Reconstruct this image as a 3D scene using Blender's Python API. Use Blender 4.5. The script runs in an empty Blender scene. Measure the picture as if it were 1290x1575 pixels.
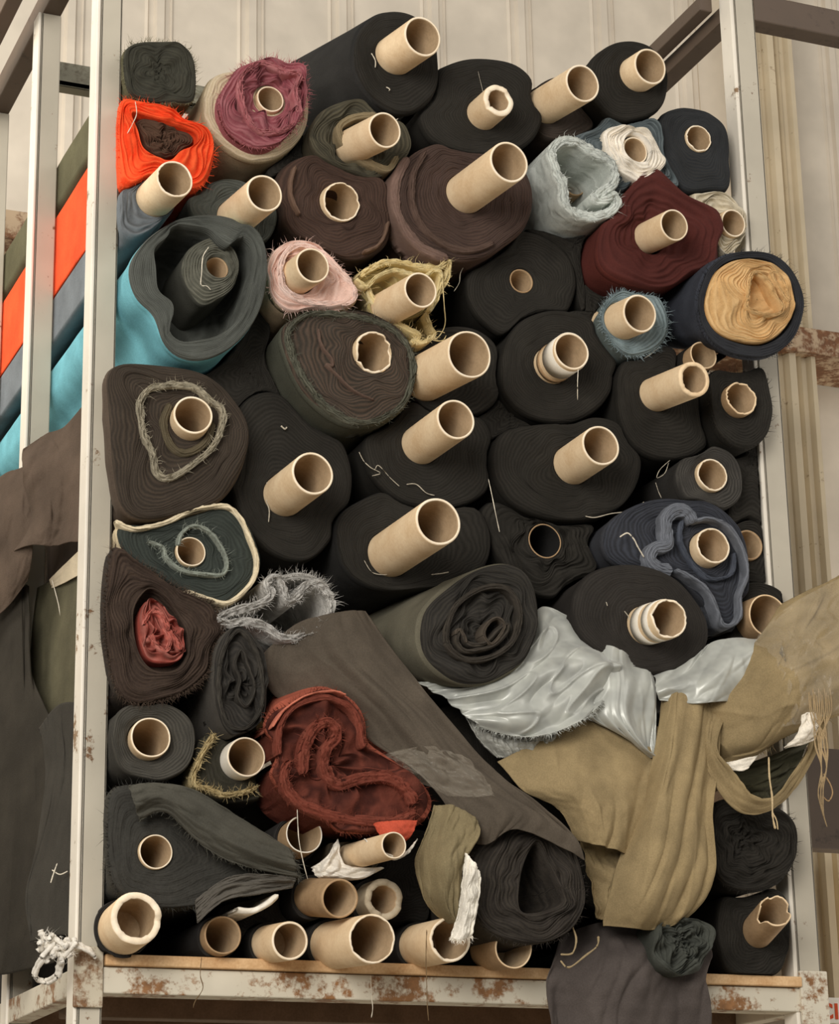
import bpy, math, random
import numpy as np
from mathutils import Vector, Matrix, noise
random.seed(11)
rng = np.random.RandomState(5)

# ------------------------------------------------------------------ camera
F, CX, CY = 3700.0, 645.0, 787.5
Xc = Vector((.9243, .0998, .3682)).normalized()
Dc = Vector((-.3811, .2901, .8778)); Dc = (Dc - Dc.dot(Xc) * Xc).normalized()
Uc = Xc.cross(Dc).normalized()
def cam2w(v): return Vector((v.dot(Xc), v.dot(Dc), v.dot(Uc)))
RIGHT, DOWN, FWD = cam2w(Vector((1, 0, 0))), cam2w(Vector((0, 1, 0))), cam2w(Vector((0, 0, 1)))
CAM = Vector((0, 0, 2.75)) - FWD * 3.7
def P(px, py, y=0.0):
    d = cam2w(Vector(((px - CX) / F, (py - CY) / F, 1)))
    return CAM + d * ((y - CAM.y) / d.y)
def depth_of(p): return (p - CAM).dot(FWD)

col = bpy.context.scene.collection
cd = bpy.data.cameras.new('camera'); cam = bpy.data.objects.new('camera', cd); col.objects.link(cam)
cd.sensor_fit = 'HORIZONTAL'; cd.sensor_width = 36; cd.lens = 36 * F / 1290; cd.clip_end = 60
m = Matrix((RIGHT, -DOWN, -FWD)).transposed().to_4x4(); m.translation = CAM
cam.matrix_world = m
bpy.context.scene.camera = cam

# ------------------------------------------------------------------ materials
def lin(c):
    if isinstance(c, str): c = [int(c[i:i + 2], 16) for i in (0, 2, 4)]
    return tuple(((v / 255) / 12.92 if v / 255 <= .04045 else ((v / 255 + .055) / 1.055) ** 2.4) for v in c) + (1,)
class N:
    def __init__(s, name):
        s.m = bpy.data.materials.new(name); s.m.use_nodes = True; s.t = s.m.node_tree
        s.b = s.t.nodes['Principled BSDF']
    def n(s, ty, **k):
        o = s.t.nodes.new(ty)
        for a, v in k.items():
            if a.startswith('i_'): o.inputs[a[2:].replace('_', ' ')].default_value = v
            else: setattr(o, a, v)
        return o
    def l(s, a, b): s.t.links.new(a, b)
    def math(s, op, a, b=None):
        o = s.n('ShaderNodeMath', operation=op)
        for i, x in enumerate((a, b)):
            if x is None: continue
            if isinstance(x, (int, float)): o.inputs[i].default_value = x
            else: s.l(x, o.inputs[i])
        return o.outputs[0]
    def noise(s, scale, detail=3, rough=.55, vec=None, dist=0):
        o = s.n('ShaderNodeTexNoise'); o.inputs['Scale'].default_value = scale
        o.inputs['Detail'].default_value = detail; o.inputs['Roughness'].default_value = rough
        o.inputs['Distortion'].default_value = dist
        s.l(vec if vec is not None else s.geo, o.inputs['Vector']); return o.outputs[0]
    @property
    def geo(s):
        if not hasattr(s, '_g'): s._g = s.n('ShaderNodeNewGeometry').outputs['Position']
        return s._g
    def ramp(s, fac, stops):
        r = s.n('ShaderNodeValToRGB'); e = r.color_ramp.elements
        e[0].position, e[0].color = stops[0]; e[1].position, e[1].color = stops[-1]
        for p, c in stops[1:-1]: x = e.new(p); x.color = c
        s.l(fac, r.inputs[0]); return r.outputs[0]
    def bump(s, h, strength=.5, dist=.003, nrm=None):
        b = s.n('ShaderNodeBump'); b.inputs['Strength'].default_value = strength; b.inputs['Distance'].default_value = dist
        s.l(h, b.inputs['Height'])
        if nrm is not None: s.l(nrm, b.inputs['Normal'])
        return b.outputs[0]
def sc(c, k): return (c[0] * k, c[1] * k, c[2] * k, 1)
_mc = {}
def cloth_mat(hexc, layers=0, rough=.95, sheen=.25, fine=1.0, fold=.3, edge=None, fuzz=0.0, vary=.25):
    key = (hexc, layers, rough, sheen, fine, fold, edge, fuzz)
    if key in _mc: return _mc[key]
    q = N('cloth ' + hexc + (' rolled edge' if layers else ''))
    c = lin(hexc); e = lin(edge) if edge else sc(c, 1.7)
    big = q.noise(14, 3); fn = q.noise(420 if fuzz == 0 else 170, 3, .7)
    mixv = q.math('ADD', q.math('MULTIPLY', big, .6), q.math('MULTIPLY', fn, .4))
    base = q.ramp(mixv, [(.3, sc(c, 1 - vary * 1.3)), (.5, c), (.72, sc(c, 1 + vary * 1.6))])
    q.b.inputs['Roughness'].default_value = rough
    q.b.inputs['Specular IOR Level'].default_value = .15 if rough > .7 else .5
    q.b.inputs['Sheen Weight'].default_value = sheen
    q.b.inputs['Sheen Roughness'].default_value = .5
    q.b.inputs['Sheen Tint'].default_value = sc(e, 1)
    n0 = q.bump(q.noise(9, 2), fold, .03)
    n1 = q.bump(fn, .5 * fine, .0012 if fuzz == 0 else .004, n0)
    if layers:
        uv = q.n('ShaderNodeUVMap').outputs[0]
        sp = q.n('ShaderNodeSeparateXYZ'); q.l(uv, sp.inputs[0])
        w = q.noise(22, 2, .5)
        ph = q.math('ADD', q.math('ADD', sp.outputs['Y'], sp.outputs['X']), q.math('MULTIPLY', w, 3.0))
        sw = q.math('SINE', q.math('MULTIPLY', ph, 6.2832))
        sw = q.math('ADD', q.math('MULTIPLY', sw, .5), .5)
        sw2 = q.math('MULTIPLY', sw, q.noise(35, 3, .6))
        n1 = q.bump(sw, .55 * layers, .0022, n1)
        mx = q.n('ShaderNodeMix', data_type='RGBA'); q.l(q.math('MULTIPLY', sw2, .75 * min(1, layers * 1.4)), mx.inputs['Factor'])  # ridges lighter, grooves darker: shade between wound layers put into the colour
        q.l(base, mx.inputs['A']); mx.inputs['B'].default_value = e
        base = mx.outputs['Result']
    q.l(base, q.b.inputs['Base Color']); q.l(n1, q.b.inputs['Normal'])
    _mc[key] = q.m; return q.m
def card_mat(name, a, b, dark=None):
    q = N(name)
    f = q.math('ADD', q.math('MULTIPLY', q.noise(25, 4, .6), .7), q.math('MULTIPLY', q.noise(260, 2), .3))
    q.l(q.ramp(f, [(.3, lin(b)), (.62, lin(a))]), q.b.inputs['Base Color'])
    q.b.inputs['Roughness'].default_value = .75; q.b.inputs['Specular IOR Level'].default_value = .3
    q.l(q.bump(f, .3, .001), q.b.inputs['Normal']); return q.m
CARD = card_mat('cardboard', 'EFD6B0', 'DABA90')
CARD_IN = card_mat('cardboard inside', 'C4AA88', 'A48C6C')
CARD_RIM = card_mat('cardboard cut edge', 'F6E8D0', 'E6D0AE')
CARD_D = card_mat('old cardboard', 'B0926E', '907454')
CARD_W = card_mat('white paper on core', 'EFE9DC', 'DDD3BE')
def paint_mat(name, paint, rust, lo=.58, hi=.68, rough=.55):
    q = N(name)
    f = q.math('ADD', q.math('MULTIPLY', q.noise(11, 6, .65), .6), q.math('MULTIPLY', q.noise(60, 4, .7), .4))
    p = q.ramp(q.noise(7, 3), [(.3, sc(lin(paint), .8)), (.7, lin(paint))])
    r = q.ramp(q.noise(90, 3), [(.3, sc(lin(rust), .6)), (.7, lin(rust))])
    mk = q.ramp(f, [(lo, (0, 0, 0, 1)), (hi, (1, 1, 1, 1))])
    mx = q.n('ShaderNodeMix', data_type='RGBA'); q.l(mk, mx.inputs['Factor']); q.l(p, mx.inputs['A']); q.l(r, mx.inputs['B'])
    q.l(mx.outputs['Result'], q.b.inputs['Base Color']); q.b.inputs['Roughness'].default_value = rough
    q.l(q.bump(f, .35, .002), q.b.inputs['Normal']); return q.m
POST = paint_mat('chipped grey green paint', 'BCB4A2', '7A5A3C', .585, .62)
POST_LIT = paint_mat('worn cream paint', 'EAE2D2', '9A7A56', .58, .62)  # lit side flanges: light put into a brighter colour, the chips are wear
BEAM = paint_mat('rusted cream paint', 'D4CCB8', '94683E', .50, .57)
DARKBEAM = paint_mat('shaded brown steel', '5A4A3C', '3E3025', .55, .65)  # shade of the beam undersides put into a dark steel colour
GREYBEAM = paint_mat('weathered grey steel', '8E8B78', '5A4C3A', .5, .62)
RUSTY = paint_mat('rusty wall rail paint', 'C2A98A', '7E5230', .44, .52)
WALL = paint_mat('cream painted sheet metal', 'DDD2C0', 'A89070', .70, .80, .6)
PLY = card_mat('raw plywood edge', 'E0BD90', 'B98D5E')
DECK = card_mat('shadowed deck board', '6E5844', '54412F')
FLOOR = card_mat('concrete', '8E8474', '776D5F')
THREAD = cloth_mat('D8CFBC', sheen=0)
def satin_mat():
    q = N('silver satin'); f = q.noise(30, 2)
    q.l(q.ramp(f, [(.3, lin('9C9E98')), (.7, lin('B9BBB2'))]), q.b.inputs['Base Color'])
    q.b.inputs['Metallic'].default_value = .12; q.b.inputs['Roughness'].default_value = .36
    q.b.inputs['Sheen Weight'].default_value = .2
    q.l(q.bump(q.noise(12, 1), .25, .02), q.b.inputs['Normal']); return q.m
SATIN = satin_mat()
def plastic_mat():
    q = N('clear plastic wrap'); q.b.inputs['Base Color'].default_value = lin('E8DDC8')
    q.b.inputs['Roughness'].default_value = .18; q.b.inputs['Alpha'].default_value = .06
    q.l(q.bump(q.noise(13, 2, .5), .6, .03), q.b.inputs['Normal']); return q.m
PLASTIC = plastic_mat()

# ------------------------------------------------------------------ mesh helpers
def mesh_obj(name, verts, faces, mats, parent=None, uvs=None, mi=None, smooth=True, label=None):
    me = bpy.data.meshes.new(name); me.from_pydata([tuple(v) for v in verts], [], faces); 
    for mt in (mats if isinstance(mats, (list, tuple)) else [mats]): me.materials.append(mt)
    if mi is not None: me.polygons.foreach_set('material_index', np.asarray(mi, dtype=np.int32))
    if smooth: me.polygons.foreach_set('use_smooth', [True] * len(me.polygons))
    if uvs is not None:
        ul = me.uv_layers.new(name='UVMap'); li = np.empty(len(me.loops), dtype=np.int32); me.loops.foreach_get('vertex_index', li)
        ul.data.foreach_set('uv', np.asarray(uvs, dtype=np.float32)[li].ravel())
    me.update()
    o = bpy.data.objects.new(name, me); col.objects.link(o)
    if parent is not None:
        o.parent = parent; o.matrix_parent_inverse = Matrix.Translation(-parent.location)
    if label: o['label'] = label
    return o
def thing(name, label, cat, loc, group=None):
    o = bpy.data.objects.new(name, None); col.objects.link(o); o.location = loc; o.empty_display_size = .02
    o['label'] = label; o['category'] = cat
    if group: o['group'] = group
    return o
def boxes(name, specs, mat, parent=None, kind=None, label=None, bev=.002):
    """specs: list of 8-corner frames (origin, ax, ay, az vectors)."""
    vs, fs = [], []
    for o, a, b, c in specs:
        k = len(vs)
        for t in ((0,0,0),(1,0,0),(1,1,0),(0,1,0),(0,0,1),(1,0,1),(1,1,1),(0,1,1)):
            vs.append(o + a * t[0] + b * t[1] + c * t[2])
        fs += [tuple(k + i for i in f) for f in ((0,3,2,1),(4,5,6,7),(0,1,5,4),(1,2,6,5),(2,3,7,6),(3,0,4,7))]
    o = mesh_obj(name, vs, fs, mat, parent, smooth=False, label=label)
    if bev: md = o.modifiers.new('bevel', 'BEVEL'); md.width = bev; md.segments = 2
    if kind: o['kind'] = kind
    return o
V = Vector
def abox(x0, x1, y0, y1, z0, z1): return (V((x0, y0, z0)), V((x1 - x0, 0, 0)), V((0, y1 - y0, 0)), V((0, 0, z1 - z0)))

def catmull(pts, closed, n=8):
    pts = [np.array(p, float) for p in pts]; out = []; L = len(pts)
    for i in range(L if closed else L - 1):
        g = lambda k: pts[k % L] if closed else pts[min(max(k, 0), L - 1)]
        a, b, c, d = g(i - 1), g(i), g(i + 1), g(i + 2)
        for j in range(n):
            t = j / n
            out.append(.5 * (2 * b + (c - a) * t + (2 * a - 5 * b + 4 * c - d) * t * t + (3 * b - a - 3 * c + d) * t ** 3))
    if not closed: out.append(pts[-1])
    return np.array(out)
def ell(cx, cy, rx, ry, rot=0, wob=0.03, seed=0, n=14):
    o = []; r0 = math.radians(rot)
    for i in range(n):
        a = 2 * math.pi * i / n
        k = 1 + wob * 2 * noise.noise(V((math.cos(a) * 1.3 + seed * 3.1, math.sin(a) * 1.3, seed * 1.7)))
        x, y = rx * k * math.cos(a), ry * k * math.sin(a)
        o.append((cx + x * math.cos(r0) - y * math.sin(r0), cy + x * math.sin(r0) + y * math.cos(r0)))
    return o
def to_xz(pts, y): 
    return np.array([(lambda p: (p.x, p.z))(P(a, b, y)) for a, b in pts])
NT = 112
TH = np.arange(NT) * 2 * math.pi / NT
DIR = np.stack([np.cos(TH), np.sin(TH)], 1)
def polar(poly, c):
    """largest distance from c to the closed polygon along every direction"""
    a = poly - c; b = np.roll(poly, -1, 0) - c; R = np.full(NT, .004)
    e = b - a
    for i in range(NT):
        d = DIR[i]; den = d[0] * e[:, 1] - d[1] * e[:, 0]
        den = np.where(abs(den) < 1e-12, 1e-12, den)
        t = (a[:, 0] * e[:, 1] - a[:, 1] * e[:, 0]) / den
        s = (a[:, 0] * d[1] - a[:, 1] * d[0]) / den
        ok = (s >= 0) & (s <= 1) & (t > 0)
        if ok.any(): R[i] = t[ok].max()
    return R
def inside(pts, poly):
    x, y = pts[:, 0][:, None], pts[:, 1][:, None]
    x1, y1 = poly[:, 0][None], poly[:, 1][None]; x2, y2 = np.roll(x1, -1, 1), np.roll(y1, -1, 1)
    cr = ((y1 > y) != (y2 > y)) & (x < (x2 - x1) * (y - y1) / (y2 - y1 + 1e-15) + x1)
    return (cr.sum(1) % 2) == 1
RESERVE = [(238, 312, 31, -.04), (838, 163, 31, 0), (652, 582, 39, -.005), (1160, 955, 34, -.02), (1157, 838, 27, 0), (370, 1170, 33, -.03), (956, 494, 30, -.03), (1122, 346, 22, -.018), (455, 1292, 30, -.02), (645, 1455, 34, 0), (538, 1318, 22, -.02), (362, 335, 30, -.015), (190, 1428, 41, -.03), (979, 115, 29, -.035), (336, 1442, 30, -.01)]
OBST = []            # polygons already taken, in the XZ plane
def clip(c, R, gap=.0015):
    ns = 70; S = np.linspace(0.02, 1, ns); lim = R.copy()
    pts = c[None, None] + DIR[:, None] * (R[:, None] * S[None])[..., None]
    pf = pts.reshape(-1, 2); lo, hi = pf.min(0), pf.max(0)
    rs = []
    for (a_, b_, r_, y_) in RESERVE:
        q_ = P(a_, b_, y_); rw_ = r_ * depth_of(q_) / F * 1.06; cq = np.array((q_.x, q_.z))
        if np.linalg.norm(cq - c) > rw_: rs.append(cq + np.stack([np.cos(TH[::6]), np.sin(TH[::6])], 1) * rw_)
    for ob in OBST + rs:
        if (ob.max(0) < lo).any() or (ob.min(0) > hi).any(): continue
        ins = inside(pf, ob).reshape(NT, ns)
        h = ins.any(1); f = ins.argmax(1)
        nl = np.where(h, R * S[np.maximum(f - 1, 0)] - gap, lim)
        lim = np.minimum(lim, nl)
    for _ in range(2):
        sm = (np.roll(lim, 1) + lim + np.roll(lim, -1)) / 3; lim = np.minimum(lim, sm)
    return np.maximum(lim, .006)
# rack limits (filled in from the posts)
XL = P(189, 30, 0).x; XR = P(1128, 500, 0).x
DECKZ = P(500, 1478, -.01).z
def lim_pt(x, y, z, r=0):
    """cloth is squeezed between the posts and rests on the deck"""
    sl = max(0, -y - .012) * 2.2
    x = max(x, XL + .003 - sl); x = min(x, XR - .003 + sl)
    if y > -.03: z = max(z, DECKZ + .0012)
    return x, y, z

GRP = 'rolls of cloth stacked in the rack'
LAST = {}
def tube_mesh(parent, base, front, r, wall=.12, jag=0, back=.12, mats=None, label=None, seed=0, name='core_tube', wid=None):
    ax = (front - base).normalized(); L = (front - base).length
    u = ax.cross(V((0, 0, 1))).normalized(); v = u.cross(ax).normalized()
    n = 44; vs, fs, mi = [], [], []
    ri = r * (1 - wall); ex = .1
    if (base.x + r > XR or base.x - r < XL or (base.z - r < DECKZ and base.y > -.05)) and wid is None: back = max(.004, -base.y - .014); ex = 0
    LAST.update(base=base, ax=ax, L=L, u=u, v=v, r=r, back=back)
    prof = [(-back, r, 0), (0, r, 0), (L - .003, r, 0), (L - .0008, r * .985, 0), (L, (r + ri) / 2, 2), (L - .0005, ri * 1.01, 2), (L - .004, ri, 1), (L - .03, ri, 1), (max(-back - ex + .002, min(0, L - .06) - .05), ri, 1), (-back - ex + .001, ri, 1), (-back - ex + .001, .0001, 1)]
    for k, (t, rr, s) in enumerate(prof):
        for i in range(n):
            a = 2 * math.pi * i / n
            j = 0
            if jag and 2 <= k <= 7:
                q = noise.noise(V((math.cos(a) * 2.4 + seed, math.sin(a) * 2.4, seed * .7))); q2 = noise.noise(V((math.cos(a) * 9, math.sin(a) * 9, seed)))
                j = -jag * max(0, q * 1.6 + q2 * .6) + (jag * .15 * q2)
                if k in (4, 5): rr2 = rr * (1 + .05 * q2)
                else: rr2 = rr * (1 + .015 * q)
            else: rr2 = rr
            wob = 1 + .012 * math.sin(2 * a + seed)
            vs.append(base + ax * (t + j) + u * (math.cos(a) * rr2 * wob) + v * (math.sin(a) * rr2 / wob))
        if k:
            s0 = (k - 1) * n
            for i in range(n):
                i2 = (i + 1) % n
                fs.append((s0 + i, s0 + i2, s0 + n + i2, s0 + n + i))
                mi.append(prof[k][2] if k > 1 else 0)
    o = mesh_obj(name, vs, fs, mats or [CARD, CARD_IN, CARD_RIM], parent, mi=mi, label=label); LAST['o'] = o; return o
def tape(f0, f1, mat, skew=0, name='tape', a0=0, a1=6.2832):
    b, ax, L, u, v, r = (LAST[k] for k in ('base', 'ax', 'L', 'u', 'v', 'r')); vs, fs = [], []; n = 44
    for i in range(n + 1):
        a = a0 + (a1 - a0) * i / n
        for f, rr in ((f0, r * 1.002), (f0, r * 1.03), (f1, r * 1.03), (f1, r * 1.002)):
            vs.append(b + ax * (L * (f + skew * math.sin(a))) + (u * math.cos(a) + v * math.sin(a)) * rr)
        if i:
            for j in range(4): fs.append(((i - 1) * 4 + j, (i - 1) * 4 + (j + 1) % 4, i * 4 + (j + 1) % 4, i * 4 + j))
    o = mesh_obj(name, vs, fs, mat, None); o.parent = LAST['o']; o.matrix_parent_inverse = Matrix.Translation(-LAST['o'].parent.location)
    o.matrix_parent_inverse = Matrix.Identity(4)
    return o

def solve_front(base, fx, fy):
    best = None
    for k in range(1, 260):
        y = base.y - k * .0015; p = P(fx, fy, y); d = (p - base)
        s = d.normalized().dot(V((0, -1, 0)))
        if best is None or s > best[0] + 1e-5: best = (s, p)
    return best[1]

def hairs(parent, pts, dirs, n, ln, mat, name='frayed_edge', w=.0004, curl=.5):
    vs, fs = [], []
    for _ in range(n):
        i = rng.randint(len(pts)); p = V(pts[i]); d = (V(dirs[i]) + V(rng.normal(0, curl, 3))).normalized()
        s = d.cross(V(rng.normal(0, 1, 3))).normalized() * w; l = ln * rng.uniform(.3, 1.2)
        m_ = p + d * l * .5 + V(rng.normal(0, 1, 3)) * l * .12; e = p + d * l + V(rng.normal(0, 1, 3)) * l * .3
        k = len(vs); vs += [p - s, p + s, m_ - s * .7, m_ + s * .7, e]
        fs += [(k, k + 1, k + 3, k + 2), (k + 2, k + 3, k + 4)]
    o = mesh_obj(name, vs, fs, mat, parent); o['kind'] = 'stuff'; return o

def roll_mesh(parent, name, c, R, r0, y0, L, mats, seed, cone=0.0, pit=0.0, hollow=None, lay=.0035, rough=.0025, skew=(0, 0), swirl=0.0, wr=.05, taper=0, obst=True, deep=.05, uvk=None, limit=True, label=None, pit_pw=2.0):
    NV = 34 if R.max() > .03 else 16; NB = 26
    vs, uv, fs, mi = [], [], [], []; cnt = NT
    nl = max(2.0, (R.mean() - r0.mean()) / lay)
    def addring(rad, y, vcoord, sk=0):
        for i in range(NT):
            x = c[0] + DIR[i, 0] * rad[i] + skew[0] * sk; z = c[1] + DIR[i, 1] * rad[i] + skew[1] * sk
            yy = y[i] if hasattr(y, '__len__') else y
            if limit: x, yy, z = lim_pt(x, yy, z)
            vs.append((x, yy, z)); uv.append((i / NT, vcoord))
    rings = 0; sep = []
    # bore / hollow
    if hollow:
        addring(r0 * .02, y0 + hollow, 0); addring(r0 * .55, y0 + hollow, 1); addring(r0 * .98, y0 + hollow - .01, 2); addring(r0, y0 + hollow * .5, 3)
        addring(r0, y0 + hollow * .15, 4); rings += 5
    else:
        addring(r0, y0 + deep, 0); rings += 1
    for k in range(NV + 1):
        v = k / NV
        wob = np.array([swirl * math.sin(math.pi * v) * noise.noise(V((DIR[i, 0] * 1.6 + seed, DIR[i, 1] * 1.6, v * 1.6 + seed))) for i in range(NT)])
        rad = r0 + (R - r0) * np.clip(v + wob, 0 if v == 0 else .01, 1)
        t = max(0, (v - .86) / .14); edge = (1 - math.sqrt(max(0, 1 - t * t))) * min(.014, .25 * R.mean())
        ny = np.array([noise.noise(V((DIR[i, 0] * 2 + seed * 2, DIR[i, 1] * 2, v * nl * .35))) * rough * 2 + math.sin((v * min(nl, 11) + i / NT) * 6.2832) * rough * .45 for i in range(NT)])
        env = min(1, 8 * v, 6 * (1 - v) + .25)
        y = y0 + ny * env + edge + cone * (v - 1) + (pit * (1 - v) ** pit_pw)
        addring(rad, y, v * nl)
        rings += 1
    face_rings = rings
    for k in range(1, NB + 1):
        s = (k / NB) ** 2.1; y = y0 + .014 + (L - .014) * s
        rad = R * np.array([1 - wr * min(1, (y - y0) * 14) * (.5 + abs(noise.noise(V((DIR[i, 0] * 2.2 + seed, DIR[i, 1] * 2.2, (y - y0) * 7 + seed * 1.3))))) - taper * s for i in range(NT)])
        addring(rad, y, nl + k, y - y0); rings += 1
    addring(R * .3, y0 + L, nl, L); rings += 1
    for k in range(rings - 1):
        for i in range(NT):
            i2 = (i + 1) % NT
            fs.append((k * NT + i, (k + 1) * NT + i, (k + 1) * NT + i2, k * NT + i2)); mi.append(0 if k < face_rings - 2 else 1)
    o = mesh_obj(name, vs, fs, mats, parent, uvs=uv, mi=mi, label=label)
    if obst: OBST.append(np.array([(c[0] + DIR[i, 0] * R[i], c[1] + DIR[i, 1] * R[i]) for i in range(NT)]))
    ring = [vs[(face_rings - 2) * NT + i] for i in range(NT)]
    return o, ring

def radial_dirs(dy=-.6): return [(DIR[i, 0], dy, DIR[i, 1]) for i in range(NT)]
seedc = [0]
def find(txt):
    return [o for o in bpy.data.objects if o.parent is None and txt in str(o.get('label', ''))][0]
def mul(*f):
    def g():
        for x in f: x()
    return g
def roll(label, poly, y0, face, body=None, c=None, tube=None, wall=.12, jag=0, tmats=None, tlabel=None, cone=0, pit=0, hollow=None, inner=None,
         L=1.1, skew=(0, 0), swirl=.15, wr=.05, fuzz=0, fuzzmat=None, lay=.0035, rough=.0025, layers=.65, doclip=True, edge=None, sheen=.25, fz=0, cat='fabric roll', group=GRP, name='fabric_roll', flush=.012, limit=True, taper=0, gap=.0015, pit_pw=2.0, rim=1.12):
    """poly: pixel outline of the face on plane y0; tube: (fx, fy, r, bx, by) or (fx, fy, r)"""
    seedc[0] += 1; sd = seedc[0] * 1.37
    pl = to_xz(catmull(poly, True, 6), y0)
    tb = None
    if tube:
        if len(tube) == 3: front = P(tube[0], tube[1], y0 - flush); base = front + V((0, max(flush, 0) + .001, 0))
        else: base = P(tube[3], tube[4], y0); front = solve_front(base, tube[0], tube[1])
        rw = tube[2] * depth_of(front) / F
        cc = np.array((base.x, base.z)); tb = (base, front, rw)
    elif c: q = P(c[0], c[1], y0); cc = np.array((q.x, q.z))
    else: cc = pl.mean(0)
    R = polar(pl, cc)
    if doclip: R = clip(cc, R, gap)
    if tb: R = np.maximum(R, tb[2] * rim)
    if inner: r0 = np.minimum(polar(to_xz(catmull(inner, True, 6), y0), cc), R * .93)
    elif tb: r0 = np.full(NT, tb[2] * 1.03)
    else: r0 = np.full(NT, .0015)
    root = thing(name, label, cat, V((cc[0], y0, cc[1] - R[int(NT * .75)])), group)
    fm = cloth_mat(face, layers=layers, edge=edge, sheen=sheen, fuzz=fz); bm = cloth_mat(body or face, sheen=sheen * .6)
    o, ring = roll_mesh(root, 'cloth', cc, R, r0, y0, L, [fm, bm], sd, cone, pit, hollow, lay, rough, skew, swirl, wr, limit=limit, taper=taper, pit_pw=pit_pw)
    if tb: tube_mesh(root, tb[0], tb[1], tb[2], wall, jag, mats=tmats, label=tlabel, seed=sd)
    if fuzz: hairs(root, ring, radial_dirs(), int(fuzz), .012, fuzzmat or fm)
    return root, cc, sd

def band(parent, pts, thick, y0, L, mat, closed=True, name='folded_layer', nlay=4, fray=0, fraymat=None, sub=8, rough=.0015, ridge=.0018, label=None, obst=False, limit=True):
    """a folded sheet seen end on: pixel centre line, thickness in px, pushed back by L"""
    cl = to_xz(catmull(pts, closed, sub), y0); n = len(cl)
    tw = thick * depth_of(P(pts[0][0], pts[0][1], y0)) / F
    if closed: t = np.roll(cl, -1, 0) - np.roll(cl, 1, 0)
    else: t = np.gradient(cl, axis=0)
    t = t / (np.linalg.norm(t, axis=1, keepdims=True) + 1e-9); nn = np.stack([-t[:, 1], t[:, 0]], 1)
    M = nlay * 4; vs, uv, rows = [], [], []
    sd = random.uniform(0, 50)
    yq = max(.013, -.012 - y0)
    cols = [(-1, L), (-1, max(L * .3, yq + .02)), (-1, yq), (-1, .012)] + [(-1 + 2 * j / M, 0) for j in range(M + 1)] + [(1, .012), (1, yq), (1, max(L * .3, yq + .02)), (1, L)]
    for i in range(n):
        e = 1 if closed else min(1, i / 2 + .35, (n - 1 - i) / 2 + .35)
        for j, (s, dy) in enumerate(cols):
            th = tw * e * (.5 + .12 * noise.noise(V((cl[i][0] * 30 + sd, cl[i][1] * 30, s))))
            y = y0 + dy
            if dy == 0: y += ridge * math.cos(s * nlay * math.pi) * -.5 + noise.noise(V((cl[i][0] * 130, cl[i][1] * 130, s * 3 + sd))) * rough * 2 + .25 * tw * s * s
            x = cl[i][0] + nn[i][0] * th * s; z = cl[i][1] + nn[i][1] * th * s
            if limit: x, y, z = lim_pt(x, y, z)
            vs.append((x, y, z)); uv.append((i / n, s * nlay))
    C = len(cols); fs = []
    for i in range(n if closed else n - 1):
        a, b = i * C, ((i + 1) % n) * C
        for j in range(C - 1): fs.append((a + j, a + j + 1, b + j + 1, b + j))
    if not closed:
        for r in (0, (n - 1) * C):
            for j in range((C - 1) // 2): fs.append((r + j, r + j + 1, r + C - 2 - j, r + C - 1 - j))
    o = mesh_obj(name, vs, fs, mat, parent, uvs=uv, label=label)
    if obst:
        OBST.append(cl + nn * tw * .5); OBST.append(cl - nn * tw * .5)
    if fray:
        ps, ds = [], []
        for i in range(n):
            for j in (4, 4 + M // 2, 4 + M): ps.append(vs[i * C + j]); ds.append((nn[i][0] * cols[j][0], -1, nn[i][1] * cols[j][0]))
        hairs(parent, ps, ds, fray, .011, fraymat or mat)
    return o

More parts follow.
